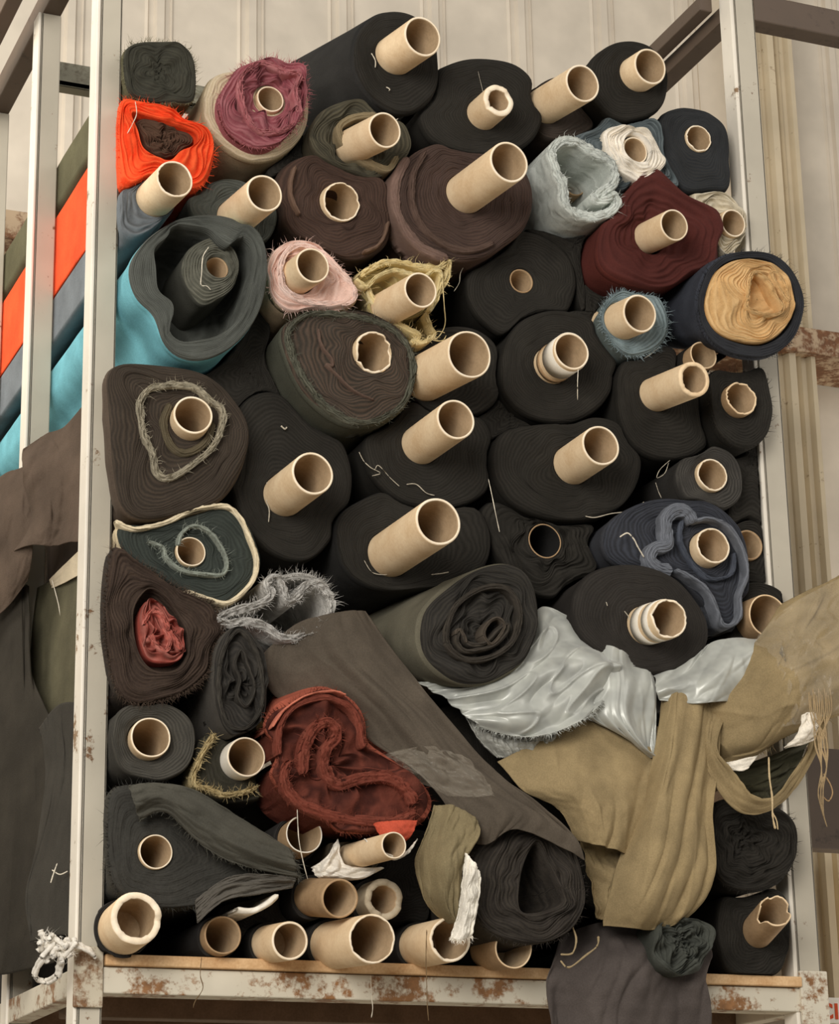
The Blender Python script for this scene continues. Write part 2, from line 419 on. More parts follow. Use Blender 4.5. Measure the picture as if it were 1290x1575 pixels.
def cr1(p, t):
    n = len(p) - 1; i = min(int(t * n), n - 1); u = t * n - i
    a, b, c, d = p[max(i - 1, 0)], p[i], p[i + 1], p[min(i + 2, n)]
    return .5 * (2 * b + (c - a) * u + (2 * a - 5 * b + 4 * c - d) * u * u + (3 * b - a - 3 * c + d) * u ** 3)
def cloth(name, rows, mat, parent=None, nu=70, nv=70, amp=.006, sc_=(3, 6), seed=0, fray=0, fray_edges='b', thick=.0016, label=None, wrinkle=.0018, fraylen=.012, ridge=.4):
    """cloth laid over the pile: rows of (px, py, y) control points"""
    nc = max(len(r) for r in rows)
    G = []
    for r in rows:
        r = [np.array(tuple(P(a, b, y)), float) for a, b, y in r]
        G.append([cr1(r, k / (nc - 1)) if len(r) > 1 else r[0] for k in range(nc)])
    vs, uv = [], []; g2 = []
    for a in range(nv + 1):
        v = a / nv; line = [cr1([G[k][j] for k in range(len(G))], v) for j in range(nc)]
        for b in range(nu + 1):
            u = b / nu; p = cr1(line, u)
            w = noise.noise(V((u * sc_[0] + seed, v * sc_[1] + seed, seed))) * amp * 2
            w += (abs(noise.noise(V((u * sc_[0] * 2 + v * 2 + seed, v * sc_[1] * 1.1 - u, seed + 9)))) - .2) * amp * 1.2
            w += ridge * (1 - abs(noise.noise(V((u * sc_[0] * 1.7 + seed * 2, v * sc_[1] * 1.3 + u * .8, seed + 5)))) * 2) ** 5 * amp * .5 * (1 if wrinkle < .01 else 0)
            w += noise.noise(V((u * 14 + seed, v * 14, seed + 3))) * wrinkle
            vs.append(V((p[0], p[1] - w, p[2]))); uv.append((u, v))
    W = nu + 1; fs = [(a * W + b, a * W + b + 1, (a + 1) * W + b + 1, (a + 1) * W + b) for a in range(nv) for b in range(nu)]
    o = mesh_obj(name, vs, fs, mat, parent, uvs=uv, label=label)
    md = o.modifiers.new('thickness', 'SOLIDIFY'); md.thickness = thick; md.offset = 0
    if fray:
        ps, ds = [], []
        ctr = sum(vs, V()) / len(vs)
        for e in fray_edges:
            idx = {'b': [nv * W + b for b in range(W)], 't': list(range(W)), 'l': [a * W for a in range(nv + 1)], 'r': [a * W + nu for a in range(nv + 1)]}[e]
            for i in idx:
                ps.append(vs[i]); d = (vs[i] - ctr).normalized(); ds.append((d.x * .6, -.3, d.z * .6 - .5))
        hairs(parent or o, ps, ds, fray, fraylen, mat, curl=.35)
    return o
def strand(name, pts, r, mat, parent=None, label=None, px=True, sub=6):
    if px: pts = [tuple(P(*q)) for q in pts]
    c = catmull(pts, False, sub); vs, fs = [], []; n = 6
    for i in range(len(c)):
        t = V(c[min(i + 1, len(c) - 1)] - c[max(i - 1, 0)]).normalized(); a = t.orthogonal().normalized(); b = t.cross(a)
        rr = r * (1 + .5 * noise.noise(V((i * .7, r * 999, 0)))) * (.5 if i in (0, len(c) - 1) else 1)
        for k in range(n): vs.append(V(c[i]) + (a * math.cos(k * 1.0472) + b * math.sin(k * 1.0472)) * rr)
        if i:
            for k in range(n): fs.append(((i - 1) * n + k, (i - 1) * n + (k + 1) % n, i * n + (k + 1) % n, i * n + k))
    return mesh_obj(name, vs, fs, mat, parent, label=label)

# ------------------------------------------------------------------ building shell
WY = 1.55
def wall_mesh():
    vs, fs = [], []; z0, z1 = -.0, 5.2
    prof = []; x = -2.6
    rx = sorted([P(px, 300 if px < 1100 else 300, WY).x for px in (100, 240, 385, 527, 672, 808, 938, 1066)])
    step = rx[1] - rx[0]
    xs = [rx[0] - step * k for k in range(14, 0, -1)] + rx + [P(1262, 1400, WY).x - .0] + [P(1262, 1400, WY).x + step * k for k in range(1, 12)]
    w = .012
    for a in xs:
        prof += [(a - .034, 0), (a - .028, -.006), (a - .024, 0), (a - .013, -.001), (a - .008, -w), (a + .010, -w), (a + .016, -.001), (a + .026, 0), (a + .03, -.005), (a + .036, 0)]
    for i, (a, d) in enumerate(prof):
        vs += [V((a, WY + d, z0)), V((a, WY + d, z1))]
        if i: fs.append((2 * i - 2, 2 * i, 2 * i + 1, 2 * i - 1))
    o = mesh_obj('wall_back', vs, fs, WALL, smooth=False); o['kind'] = 'structure'
wall_mesh()
boxes('floor', [abox(-4.5, 4.5, -5.5, WY + .02, -.12, 0)], FLOOR, kind='structure', bev=0)
# ribbed corner column of the building behind the right post
xa, xb = P(1166, 200, 1.40).x, P(1222, 200, 1.40).x
pr = [(0, 0), (.06, -.01), (.12, 0), (.22, 0), (.27, -.022), (.42, -.026), (.5, -.008), (.55, -.002), (.62, -.014), (.68, -.002), (.8, -.004), (.86, -.02), (.97, -.02), (1, .03)]
vs, fs = [], []
for i, (a, d) in enumerate(pr):
    x = xa + (xb - xa) * a
    vs += [V((x, 1.40 + d, 0)), V((x, 1.40 + d, 5.2))]
    if i: fs.append((2 * i - 2, 2 * i, 2 * i + 1, 2 * i - 1))
k = len(vs); vs += [V((xb, WY, 0)), V((xb, WY, 5.2)), V((xa, WY, 0)), V((xa, WY, 5.2))]
fs += [(k - 2, k, k + 1, k - 1), (k + 2, 0, 1, k + 3)]
o = mesh_obj('trim_1', vs, fs, paint_mat('cream column paint', 'CDBD9F', '7A5A38', .6, .66), smooth=False); o['kind'] = 'structure'
# horizontal wall rail with rust
pa, pb = P(1236, 503, 1.36), P(1236, 541, 1.36)
boxes('trim_2', [abox(-2.5, 2.9, 1.37, 1.545, pb.z, pb.z + .006), abox(-2.5, 2.9, 1.36, 1.368, pb.z, pa.z)], RUSTY, kind='structure')

# ------------------------------------------------------------------ rack
xl0, xl1 = P(158, 40, 0).x, P(189, 40, 0).x; XL = xl1
XL = max(P(189, 10, 0).x, P(157, 1400, 0).x)
xl0 = XL - .0345
xrA = P(1131, 50, 0).x; xrB = P(1162, 50, 0).x
XR = xrA - .0105
ZT, ZB = P(170, -60, 0).z + .25, P(130, 1700, 0).z - .3
rack = thing('storage_rack', 'grey green painted steel rack with chipped posts that holds the pile of cloth rolls', 'rack', V(((xl0 + xrB) / 2, 0, ZB)))
DZ = DECKZ
def post(x0, x1, y0, nm='post', y1=.04, mat=POST):
    # angle iron; the outer flange gets a lighter colour for light falling on it
    boxes(nm, [abox(x0, x1, y0, y0 + .005, ZB, ZT), abox(x0, x0 + .005, y0, y0 + y1, ZB, ZT), abox(x1 - .005, x1, y0, y0 + y1 * .8, ZB, ZT)], mat, rack)
post(xl0, XL, 0)
boxes('lit_flange', [abox(xl0 - .006, xl0 - .0005, -.001, .038, ZB, ZT)], POST_LIT, rack, label='side flange of the front left post in a brighter, lit tone')
post(xrA, xrB, 0)
boxes('lit_flange', [abox(xrA - .008, xrA - .0005, -.001, .038, ZB, ZT)], POST_LIT, rack)
def solve_y(px, py, x):
    lo_, hi_ = 0.0, 3.0
    for _ in range(50):
        md_ = (lo_ + hi_) / 2
        if P(px, py, md_).x < x: lo_ = md_
        else: hi_ = md_
    return lo_
Y2 = solve_y(92, 120, XL); Y3 = solve_y(12, 250, XL)
print('Y2,Y3', Y2, Y3, 'XL', XL, 'XR', XR, 'deck', DECKZ)
QB = P(93, 24, Y2).z
for yy in (Y2, Y3):
    boxes('post', [abox(xl0, XL, yy, yy + .005, ZB, QB), abox(xl0, xl0 + .005, yy, yy + .036, ZB, QB)], POST, rack)
    boxes('lit_flange', [abox(xl0 - .006, xl0 - .0005, yy - .001, yy + .036, ZB, QB)], POST_LIT, rack)
    boxes('post', [abox(xrA, xrA + .035, yy, yy + .035, ZB, QB)], POST, rack)
# depth beams at top
def depth_beam(nm, p0, p1w, h, mat, w=.03):
    boxes(nm, [(p0, V((w, 0, 0)), V((0, p1w, 0)), V((0, 0, h)))], mat, rack)
boxes('side_beam', [abox(xl0 + .002, xl0 + .034, .04, 1.2, QB, QB + .05)], DARKBEAM, rack)
boxes('side_beam', [abox(xl0 - .075, xl0 - .048, -.05, 1.2, QB - .02, QB + .025)], DARKBEAM, rack)
QR = P(1113, 33, 0).z + .022
boxes('side_beam', [abox(xrA - .006, xrA + .03, .04, 1.2, QR, QR + .03)], DARKBEAM, rack)
boxes('side_beam', [abox(xrA - .045, xrA - .02, .04, 1.2, QR + .018, QR + .045)], DARKBEAM, rack)
boxes('top_rail', [abox(xrB, xrB + .9, .0, .04, P(1163, 31, 0).z, P(1163, -10, 0).z)], DARKBEAM, rack)
qq0, qq1 = P(92, 94, .66), P(92, 131, .66)
boxes('rear_rail', [abox(P(70, 100, .66).x, xrA, .66, .665, qq1.z, qq0.z), abox(P(70, 100, .66).x, xrA, .66, .69, qq1.z, qq1.z + .012)], GREYBEAM, rack)
# shelf
zb0, zb1 = P(155, 1487, 0).z, P(155, 1528, 0).z
boxes('front_beam', [abox(XL, xrA, -.003, .012, zb1, zb0), abox(XL, xrA, .012, .04, zb1, zb1 + .006)], BEAM, rack)
boxes('side_beam', [abox(xl0 - .002, xl0 + .03, .04, 1.0, zb1, zb0)], BEAM, rack)
boxes('side_beam', [abox(xrA, xrA + .03, .04, 1.0, zb1, zb0)], BEAM, rack)
boxes('deck_board', [abox(XL + .001, xrA - .001, -.012, 1.2, zb0 + .001, DZ)], [PLY], rack)
boxes('deck_joist', [abox(XL, xrA, yy, yy + .04, zb1 - .01, zb0) for yy in (.2, .4, .62, .85)], DECK, rack)
# gusset plates at the foot of the posts
boxes('gusset', [abox(XL - .042, XL - .001, -.008, -.001, zb1 - .02, DZ + .01)], paint_mat('peeling beam end', 'C4BAA4', '84603E', .44, .52), rack)
boxes('gusset', [abox(xrA - .002, xrB + .006, -.008, -.001, zb1 - .02, DZ + .01)], BEAM, rack)

# ------------------------------------------------------------------ the rolls
BK, BK2, BKW = '24221E', '222120', '35312C'
T = lambda *a: a
def black(label, poly, y0, **k):
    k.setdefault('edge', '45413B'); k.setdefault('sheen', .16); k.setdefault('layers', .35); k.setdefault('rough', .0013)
    return roll(label, poly, y0, k.pop('face', BK), **k)
exec_order = []
def add(prio, fn): exec_order.append((prio, len(exec_order), fn))

# --- top row
def f():
    r, c, s = roll('small charcoal green roll with frayed edge at the top left corner of the pile', [(189, 92), (197, 70), (222, 61), (255, 60), (285, 68), (301, 92), (304, 125), (298, 155), (262, 158), (225, 152), (196, 140)], -.03, '33322B', '57543F', c=(248, 108), pit=.012, swirl=.35, fuzz=260, fuzzmat=cloth_mat('6A664F'), edge='4B4A3E', rough=.004)
add(10, f)
def f():
    r, c, s = roll('bright orange red bundle with a dark brown lining below the charcoal roll', [(186, 158), (206, 152), (240, 160), (280, 176), (315, 196), (330, 222), (328, 258), (310, 286), (268, 284), (232, 272), (205, 284), (187, 290)], -.045, 'E0421E', 'F0562E', c=(258, 208), inner=[(203, 172), (235, 178), (280, 192), (305, 205), (300, 222), (278, 232), (262, 246), (240, 240), (220, 226), (212, 200)], hollow=.05, swirl=.5, rough=.006, edge='FF7A45', lay=.006, fuzz=260, fuzzmat=cloth_mat('E8542A'), sheen=.1)
    roll_mesh(r, 'brown_lining', c, np.minimum(polar(to_xz(catmull([(208, 178), (235, 182), (280, 196), (300, 208), (295, 222), (262, 240), (240, 234), (222, 222), (215, 200)], True), -.03), c) * .96, .05), np.full(NT, .002), -.028, .12, [cloth_mat('4E3A2E', True), cloth_mat('4E3A2E')], 4.4, pit=.01, swirl=.5, rough=.006, obst=False, label='dark brown lining')
    strand('loose_thread', [(208, 156, -.052), (210, 175, -.056), (204, 190, -.056), (196, 205, -.052)], .0006, THREAD, r)
add(9.9, f)
def f():
    r, c, s = roll('magenta roll wrapped in a cream outer cloth, second in the top row', [(312, 150), (325, 118), (352, 108), (390, 103), (440, 108), (470, 130), (477, 170), (468, 205), (440, 235), (405, 248), (368, 240), (335, 215), (316, 185)], -.02, 'B8A78A', 'A8987A', tube=(416, 152, 22, 413, 156), cone=-.0, inner=None, fuzz=0, edge='E0D2B8', swirl=.1, tmats=[CARD, CARD_IN, CARD_RIM])
    base = polar(to_xz(catmull([(338, 150), (355, 118), (372, 98), (410, 88), (440, 95), (466, 98), (472, 130), (468, 170), (450, 200), (425, 222), (395, 226), (365, 212), (345, 188)], True, 6), -.05), c)
    o, ring = roll_mesh(r, 'magenta_cloth', c, base, np.full(NT, .0265), -.052, .1, [cloth_mat('84454C', .7, edge='B07A7C'), cloth_mat('9E5F64')], 8.1, pit=.03, swirl=.6, rough=.008, obst=False, label='magenta inner cloth with ruffled edge', deep=.03, limit=False)
    hairs(r, ring, radial_dirs(), 420, .012, cloth_mat('A86468'))
    band(r, [(372, 118), (372, 150), (385, 185), (405, 203), (440, 198), (462, 175), (455, 140), (462, 115), (440, 108), (400, 96)], 6, -.06, .06, cloth_mat('A05C60', .7, edge='C48C8C'), closed=True, fray=120, rough=.004, limit=False)
add(9.5, f)
def f():
    r, c, s = black('black roll with long cardboard core at the top centre of the pile', [(552, 50), (575, 24), (605, 14), (640, 22), (668, 50), (676, 95), (672, 140), (645, 168), (606, 172), (565, 138), (545, 95)], -.05, tube=(650, 56, 32, 607, 86), body='2B2A28', skew=(-.22, .13), L=.32, wr=.04, limit=False)
    for a, b in (((571, 82), (577, 104)), ((594, 134), (598, 140))): strand('lint', [(a[0], a[1], -.056), ((a[0] + b[0]) / 2 + 3, (a[1] + b[1]) / 2, -.058), (b[0], b[1], -.056)], .0009, THREAD, r)
add(9.6, f)
add(9.3, lambda: black('black roll with thick walled core and torn paper, upper row right of centre', [(640, 160), (655, 118), (700, 92), (748, 86), (800, 98), (832, 135), (838, 180), (820, 215), (780, 235), (720, 235), (665, 215)], -.035, tube=(767, 154, 26, 742, 176), wall=.34, jag=.006))
add(9.2, lambda: black('dark brown roll with core stuck out beside the black roll of the top right', [(815, 150), (845, 120), (880, 118), (912, 140), (925, 175), (910, 200), (870, 215), (830, 205)], .0, tube=(896, 128, 30, 838, 163), face='38302A'))
add(9.4, lambda: black('black roll with short core under the dark side beam, top right', [(905, 105), (922, 78), (955, 62), (995, 66), (1022, 92), (1029, 130), (1018, 165), (985, 182), (945, 182), (912, 150)], -.035, tube=(1000, 102, 29, 979, 115)))
def f():
    roll('olive charcoal roll with core set inside a loose brown fold, below the top centre roll', [(478, 205), (492, 172), (520, 155), (558, 150), (600, 163), (628, 190), (632, 225), (612, 258), (570, 270), (520, 255), (488, 235)], -.03, '3E3B31', '4C4638', tube=(592, 200, 28, 548, 222), pit=.02, swirl=.5, rough=.005, edge='6B6450')
    ro = bpy.data.objects[-1] if False else find('olive charcoal roll')
    band(ro, [(580, 176), (548, 178), (524, 192), (526, 212), (545, 235), (572, 250), (598, 258), (612, 240)], 10, -.04, .04, cloth_mat('7A6C52', .5, edge='9A8C70'), closed=False, nlay=2, name='loose_fold', label='loose tan brown fold')
add(9.0, f)
add(9.1, lambda: black('navy black roll with flush core beside the right post, top right corner', [(1016, 182), (1042, 164), (1070, 166), (1095, 174), (1120, 200), (1124, 245), (1123, 290), (1095, 294), (1050, 292), (1020, 250)], -.012, tube=(1075, 212, 22), face='2A2C2E', jag=.004, flush=.006))
def f():
    r, c, s = roll('slate grey roll with a white inner winding around its core', [(893, 192), (925, 172), (965, 163), (1005, 176), (1030, 200), (1046, 235), (1048, 280), (1030, 300), (985, 300), (930, 290), (900, 260), (880, 225)], -.03, '4A5254', '50585A', tube=(977, 231, 22, 974, 233), swirl=.3, rough=.006, edge='7C8688')
    base = polar(to_xz(catmull([(930, 200), (955, 194), (990, 200), (1008, 220), (1022, 250), (1010, 268), (985, 282), (960, 270), (935, 245), (928, 220)], True, 6), -.04), c)
    roll_mesh(r, 'white_winding', c, base, np.full(NT, .0265), -.046, .06, [cloth_mat('E2DACB', True, edge='F6EFE2'), cloth_mat('D8CFBE')], 3.3, swirl=.3, rough=.006, obst=False, label='white cloth wound close around the core', deep=.03, limit=False)
add(9.05, f)
def f():
    root = thing('fabric_roll', 'pale blue grey folded cloth with a thick hollow curl, left of the white core', 'fabric roll', P(890, 340, -.05), GRP)
    mt = cloth_mat('B4B9B2', True, edge='E0E4DC', sheen=.1)
    band(root, [(850, 232), (866, 216), (888, 217), (912, 231), (936, 243), (948, 262), (945, 282), (928, 292), (915, 302), (928, 306), (945, 300), (950, 312), (938, 326), (912, 332), (885, 326), (870, 308), (868, 285), (858, 262)], 15, -.055, .5, mt, fray=260, nlay=2, rough=.004, name='cloth')
    OBST.append(to_xz([(842, 240), (860, 212), (890, 210), (925, 232), (950, 255), (952, 290), (955, 315), (935, 336), (890, 342), (862, 320), (852, 280)], -.055))
    b = P(884, 284, .05); tube_mesh(root, b + V((0, .05, 0)), b, .02, mats=[CARD_D, CARD_IN, CARD_D])
add(9.7, f)
# --- second row
def f():
    r, c, s = roll('dark brown roll with ragged flush core under the magenta roll', [(425, 280), (445, 248), (480, 236), (530, 240), (575, 258), (600, 290), (606, 340), (592, 380), (545, 398), (490, 378), (440, 345)], -.03, '3A2D27', '3E322B', tube=(526, 310, 31, 521, 313), jag=.008, wall=.1, swirl=.35, edge='5A4438')
    lb = cloth_mat('5E4A3E', .4, edge='8A725E')
    band(r, [(455, 255), (448, 280), (450, 305), (462, 328)], 6, -.042, .03, lb, closed=False, nlay=1, name='outer_fold')
    band(r, [(598, 340), (592, 362), (580, 378), (560, 386)], 5, -.040, .03, lb, closed=False, nlay=1, name='outer_fold')
add(8.8, f)
def f():
    r, c, s = roll('large dark brown roll with the longest core, centre of the second row', [(608, 310), (615, 262), (645, 228), (700, 212), (755, 222), (800, 245), (822, 290), (815, 340), (785, 372), (735, 398), (680, 395), (635, 365)], -.045, '3B2F2A', '5A4840', tube=(783, 249, 33, 716, 298), swirl=.2, edge='5E4A40')
    mv = cloth_mat('6A554C', .4, edge='8A7468')
    band(r, [(628, 242), (612, 275), (610, 315), (625, 350), (652, 380), (690, 396)], 14, -.05, .05, mv, closed=False, nlay=2, name='outer_fold', label='mauve brown outer fold', rough=.002)
    band(r, [(655, 232), (638, 265), (636, 310), (650, 345), (680, 372), (720, 384), (760, 372)], 8, -.056, .05, cloth_mat('4E3E36', .4, edge='6E5A50'), closed=False, nlay=2, name='outer_fold', rough=.002)
add(8.9, f)
add(9.25, lambda: roll('small dusty blue roll with fat core beside the left post, under the orange bundle', [(186, 296), (205, 278), (225, 278), (245, 300), (252, 330), (235, 352), (205, 366), (187, 350)], -.04, '55585A', '6E7478', tube=(269, 275, 30, 238, 306), edge='8A9094', wr=.02, jag=.002))
add(8.95, lambda: roll('dark green grey roll with slanted core above the big teal roll', [(290, 300), (320, 280), (370, 275), (410, 300), (430, 330), (410, 370), (350, 375), (300, 350)], -.015, '43453F', '3B3C37', tube=(407, 297, 30, 362, 335), swirl=.4))
def f():
    r, c, s = roll('big teal roll with thick grey edge curling around a wide hollow', [(225, 368), (262, 343), (300, 330), (350, 331), (395, 350), (412, 395), (408, 455), (385, 505), (345, 542), (298, 555), (258, 535), (236, 485), (208, 455), (198, 410)], -.075, '484A45', '6CA9B4', c=(322, 425), inner=[(268, 345), (258, 363), (238, 382), (240, 412), (244, 446), (264, 464), (267, 481), (261, 509), (279, 525), (307, 523), (335, 516), (359, 499), (375, 474), (387, 432), (393, 400), (387, 372), (370, 362), (356, 376), (341, 370), (324, 354), (298, 347)], hollow=.14, lay=.002, edge='696C66', rough=.002, wr=.03, limit=True, swirl=.05)
    q = P(322, 415, -.045); c2 = np.array((q.x, q.z))
    rr = polar(to_xz(catmull(ell(318, 416, 42, 50, 0, .06, 3), True, 6), -.045), c2)
    bs = P(333, 413, -.04)
    roll_mesh(r, 'inner_roll', np.array((bs.x, bs.z)), polar(to_xz(catmull([(300, 375), (325, 367), (352, 378), (366, 405), (360, 440), (335, 462), (310, 470), (290, 450), (278, 420), (284, 392)], True, 6), -.045), np.array((bs.x, bs.z))), np.full(NT, .019), -.05, .3, [cloth_mat('4F4F46', True, edge='7A786A'), cloth_mat('45453E')], 5.5, obst=False, rough=.003, label='small grey olive roll inside the hollow', deep=.06)
    tube_mesh(r, bs + V((0, .0, 0)), bs + V((0, -.001, 0)), .0185, .1, mats=[CARD_D, CARD_IN, CARD_D])
    strand('loose_thread', [(321, 380, -.06), (312, 395, -.065), (310, 420, -.062), (309, 438, -.06), (318, 440, -.062), (324, 446, -.06)], .0007, THREAD, r)
add(9.8, f)
def f():
    r, c, s = roll('pale pink and cream roll right of the teal roll', [(411, 412), (424, 382), (456, 367), (488, 376), (512, 396), (538, 420), (554, 446), (548, 466), (520, 478), (480, 474), (445, 478), (420, 455)], -.045, 'D0AFA0', 'B9A184', tube=(481, 408, 28, 462, 422), inner=None, swirl=.35, edge='F0D2C6', lay=.008, rough=.006, pit=.012, fuzz=150, fuzzmat=cloth_mat('E4C4B8'))
    band(r, [(432, 412), (440, 388), (462, 376), (492, 386), (520, 412), (545, 442), (540, 462), (508, 466), (470, 462), (440, 445)], 9, -.052, .05, cloth_mat('DDBCAE', True, edge='F4DCD0'), nlay=2, rough=.003)
add(9.35, f)
def f():
    r, c, s = roll('cardboard core wrapped in creased yellow cloth with trailing threads', [(545, 432), (560, 412), (600, 398), (640, 404), (690, 402), (686, 440), (665, 475), (620, 490), (575, 470)], -.03, 'A8966A', '7C7050', tube=(647, 446, 28, 596, 474), hollow=None, layers=True, swirl=.5, edge='C8B878', rough=.008, pit=.03)
    yl = cloth_mat('CDB985', .6, edge='F0E2B8', sheen=.05)
    band(r, [(553, 424), (570, 412), (600, 401), (640, 408), (672, 412), (690, 402), (689, 425), (675, 452)], 9, -.045, .06, yl, closed=False, nlay=3, rough=.004, fray=120)
    band(r, [(548, 428), (565, 440), (580, 425), (610, 415), (650, 425), (668, 415), (680, 425), (672, 460), (660, 480)], 6, -.052, .04, yl, closed=False, nlay=2, rough=.004)
    band(r, [(566, 440), (578, 465), (600, 490), (628, 505), (645, 515), (634, 528)], 8, -.04, .03, yl, closed=False, nlay=2, fray=60)
    band(r, [(655, 480), (662, 500), (668, 515), (650, 526), (635, 520)], 6, -.045, .02, yl, closed=False, nlay=2, fray=60)
    strand('loose_thread', [(680, 430, -.06), (683, 470, -.065), (684, 500, -.06), (672, 520, -.06), (660, 516, -.06), (655, 528, -.06)], .0008, yl, r)
    strand('loose_thread', [(684, 512, -.06), (672, 510, -.065), (664, 522, -.065), (680, 524, -.06), (686, 516, -.06)], .0007, yl, r)
add(9.15, f)
add(8.2, lambda: black('soft black roll with its small core sunk deep, right of the yellow wrapped core', ell(805, 435, 85, 85, 0, .04, 5), .0, tube=(802, 432, 20), flush=-.02, cone=-.02, tmats=[CARD_D, CARD_IN, CARD_D], swirl=.3))
def f():
    roll('burgundy roll with a pointed star shaped edge, right side', [(1010, 253), (1035, 275), (1062, 298), (1100, 315), (1126, 332), (1108, 372), (1106, 408), (1070, 420), (1030, 442), (985, 440), (942, 425), (920, 400), (925, 350), (945, 315), (972, 285), (992, 262)], -.05, '482420', '5A2C26', tube=(1037, 346, 25, 1008, 360), pit=.022, swirl=.35, rough=.005, edge='6A342C', cone=0, sheen=.3, lay=.012, layers=.2, limit=True)
add(9.5, f)
def f():
    r, c, s = roll('white folded cloth with a pale core squeezed between the burgundy roll and right post', [(1062, 300), (1090, 292), (1120, 294), (1140, 320), (1145, 350), (1135, 380), (1110, 395), (1085, 350)], -.018, 'B5AA92', 'A79C84', tube=(1128, 343, 22, 1122, 346), edge='E8E0CC', rough=.008, swirl=.5)
add(8.9, f)
def f():
    r, c, s = roll('camel coloured roll with a navy black outer cloth, right of the pile', [(1075, 470), (1085, 425), (1110, 395), (1150, 385), (1195, 392), (1225, 425), (1238, 470), (1222, 520), (1180, 548), (1130, 545), (1092, 520)], -.11, '2A2B2E', '3A3D45', c=(1160, 468), limit=True, skew=(-.05, .3), L=.34, taper=.45, inner=[(1082, 470), (1095, 425), (1120, 402), (1152, 396), (1188, 402), (1214, 432), (1224, 470), (1208, 510), (1170, 532), (1125, 525), (1095, 505)], hollow=.03, rough=.001, wr=.05, fuzz=260)
    fm = cloth_mat('BE9866', True, edge='EBC893', sheen=.1)
    q = P(1172, 455, -.115); c2 = np.array((q.x, q.z))
    R2 = polar(to_xz(catmull([(1084, 470), (1096, 425), (1122, 402), (1152, 398), (1188, 404), (1212, 432), (1221, 470), (1206, 508), (1170, 528), (1125, 522), (1097, 503)], True, 6), -.115), c2)
    r2 = polar(to_xz(catmull([(1152, 425), (1170, 420), (1186, 432), (1203, 470), (1190, 482), (1160, 480), (1148, 462)], True, 6), -.115), c2)
    roll_mesh(r, 'camel_cloth', c2, R2, r2, -.118, .022, [fm, cloth_mat('B98F5C')], 9.9, hollow=.02, swirl=.5, rough=.005, lay=.004, obst=False, label='camel cloth wound in loose folds', limit=False)
    band(r, [(1155, 425), (1163, 418), (1180, 428), (1192, 450), (1204, 474), (1190, 484), (1165, 480), (1150, 472), (1152, 450)], 5, -.128, .05, fm, nlay=2, rough=.003, limit=False)
    band(r, [(1186, 420), (1196, 440), (1212, 462), (1208, 440), (1196, 420)], 5, -.124, .04, fm, nlay=2, limit=False)
    b = P(1172, 452, -.09); tube_mesh(r, b, b + V((0, -.002, 0)), .021, .1)
add(9.9, f)
def f():
    r, c, s = roll('muted blue green woolly roll with core, right of the two black rolls', [(932, 470), (950, 448), (985, 440), (1015, 455), (1030, 485), (1028, 515), (1005, 540), (965, 546), (940, 520), (928, 495)], -.03, '6E7B7C', '5A625E', tube=(984, 482, 30, 956, 494), edge='9FB0B4', fz=1, fuzz=420, fuzzmat=cloth_mat('8C9CA0'), wr=.02)
add(9.0, f)
add(8.6, mul(lambda: black('black roll with a taped core in the middle of the pile', ell(862, 562, 92, 88, 0, .04, 9), -.012, tube=(879, 540, 30, 848, 562)), lambda: tape(.42, .93, CARD_W, .05), lambda: tape(.12, .26, CARD_D, .04)))
add(8.7, lambda: black('black roll with a scuffed core beneath the camel roll', [(950, 600), (960, 555), (1000, 530), (1050, 535), (1090, 560), (1110, 610), (1105, 665), (1070, 700), (1010, 705), (965, 670)], -.02, tube=(1068, 583, 28, 1008, 607), wall=.25, jag=.003, tmats=[CARD, CARD_IN, CARD]))
add(9.85, lambda: black('dark roll with a half hidden core directly below the camel roll', [(1045, 540), (1075, 515), (1110, 520), (1125, 550), (1110, 580), (1070, 580)], -.03, tube=(1082, 546, 23, 1070, 556), tmats=[CARD_D, CARD_IN, CARD]))
add(8.75, lambda: black('fuzzy black roll with torn core at the right post, below the camel roll', [(1093, 600), (1098, 552), (1140, 535), (1172, 555), (1186, 600), (1190, 640), (1180, 672), (1150, 690), (1115, 675), (1098, 645)], -.05, tube=(1141, 612, 27), jag=.008, flush=.018, fuzz=120, fz=1, tmats=[CARD_D, CARD_IN, CARD]))
def f():
    r, c, s = roll('dark olive green roll with torn flush core, left of centre', [(430, 515), (448, 490), (490, 475), (550, 478), (600, 495), (634, 528), (643, 575), (628, 622), (590, 650), (545, 656), (500, 635), (458, 590)], -.05, '35302A', '4B4B40', tube=(577, 541, 33, 573, 543), jag=.014, flush=.01, swirl=.45, edge='6A5648', wr=.03, tmats=[CARD, CARD_IN, CARD_RIM])
    band(r, [(445, 510), (470, 484), (510, 482), (560, 488), (600, 502), (630, 535), (636, 575), (622, 618), (590, 642), (550, 648), (505, 625), (468, 580), (452, 545)], 9, -.056, .03, cloth_mat('4B4B40', True, edge='7A7868'), nlay=3, fray=420, rough=.004)
    band(r, [(490, 505), (495, 530), (510, 550), (512, 562), (503, 560), (518, 575), (545, 600), (575, 615)], 4, -.055, .02, cloth_mat('5E4C42'), closed=False, nlay=1)
add(9.3, f)
add(8.5, lambda: black('black roll with wide smooth core right of the olive green roll', [(620, 560), (640, 520), (690, 500), (740, 505), (775, 540), (780, 590), (750, 630), (690, 640), (640, 615)], -.005, tube=(722, 545, 38, 652, 582), wall=.1))
add(8.4, lambda: black('black roll with a long core just below the centre of the pile', [(560, 690), (575, 650), (620, 620), (680, 610), (740, 635), (765, 690), (755, 750), (700, 780), (630, 775), (580, 740)], -.01, tube=(701, 645, 32, 647, 684)))
add(8.45, lambda: black('black roll with a long core above the pale navy fold, right half', [(760, 690), (780, 660), (850, 650), (930, 640), (985, 680), (985, 740), (940, 790), (870, 800), (800, 780), (765, 740)], -.02, tube=(924, 685, 32, 880, 715), swirl=.4))
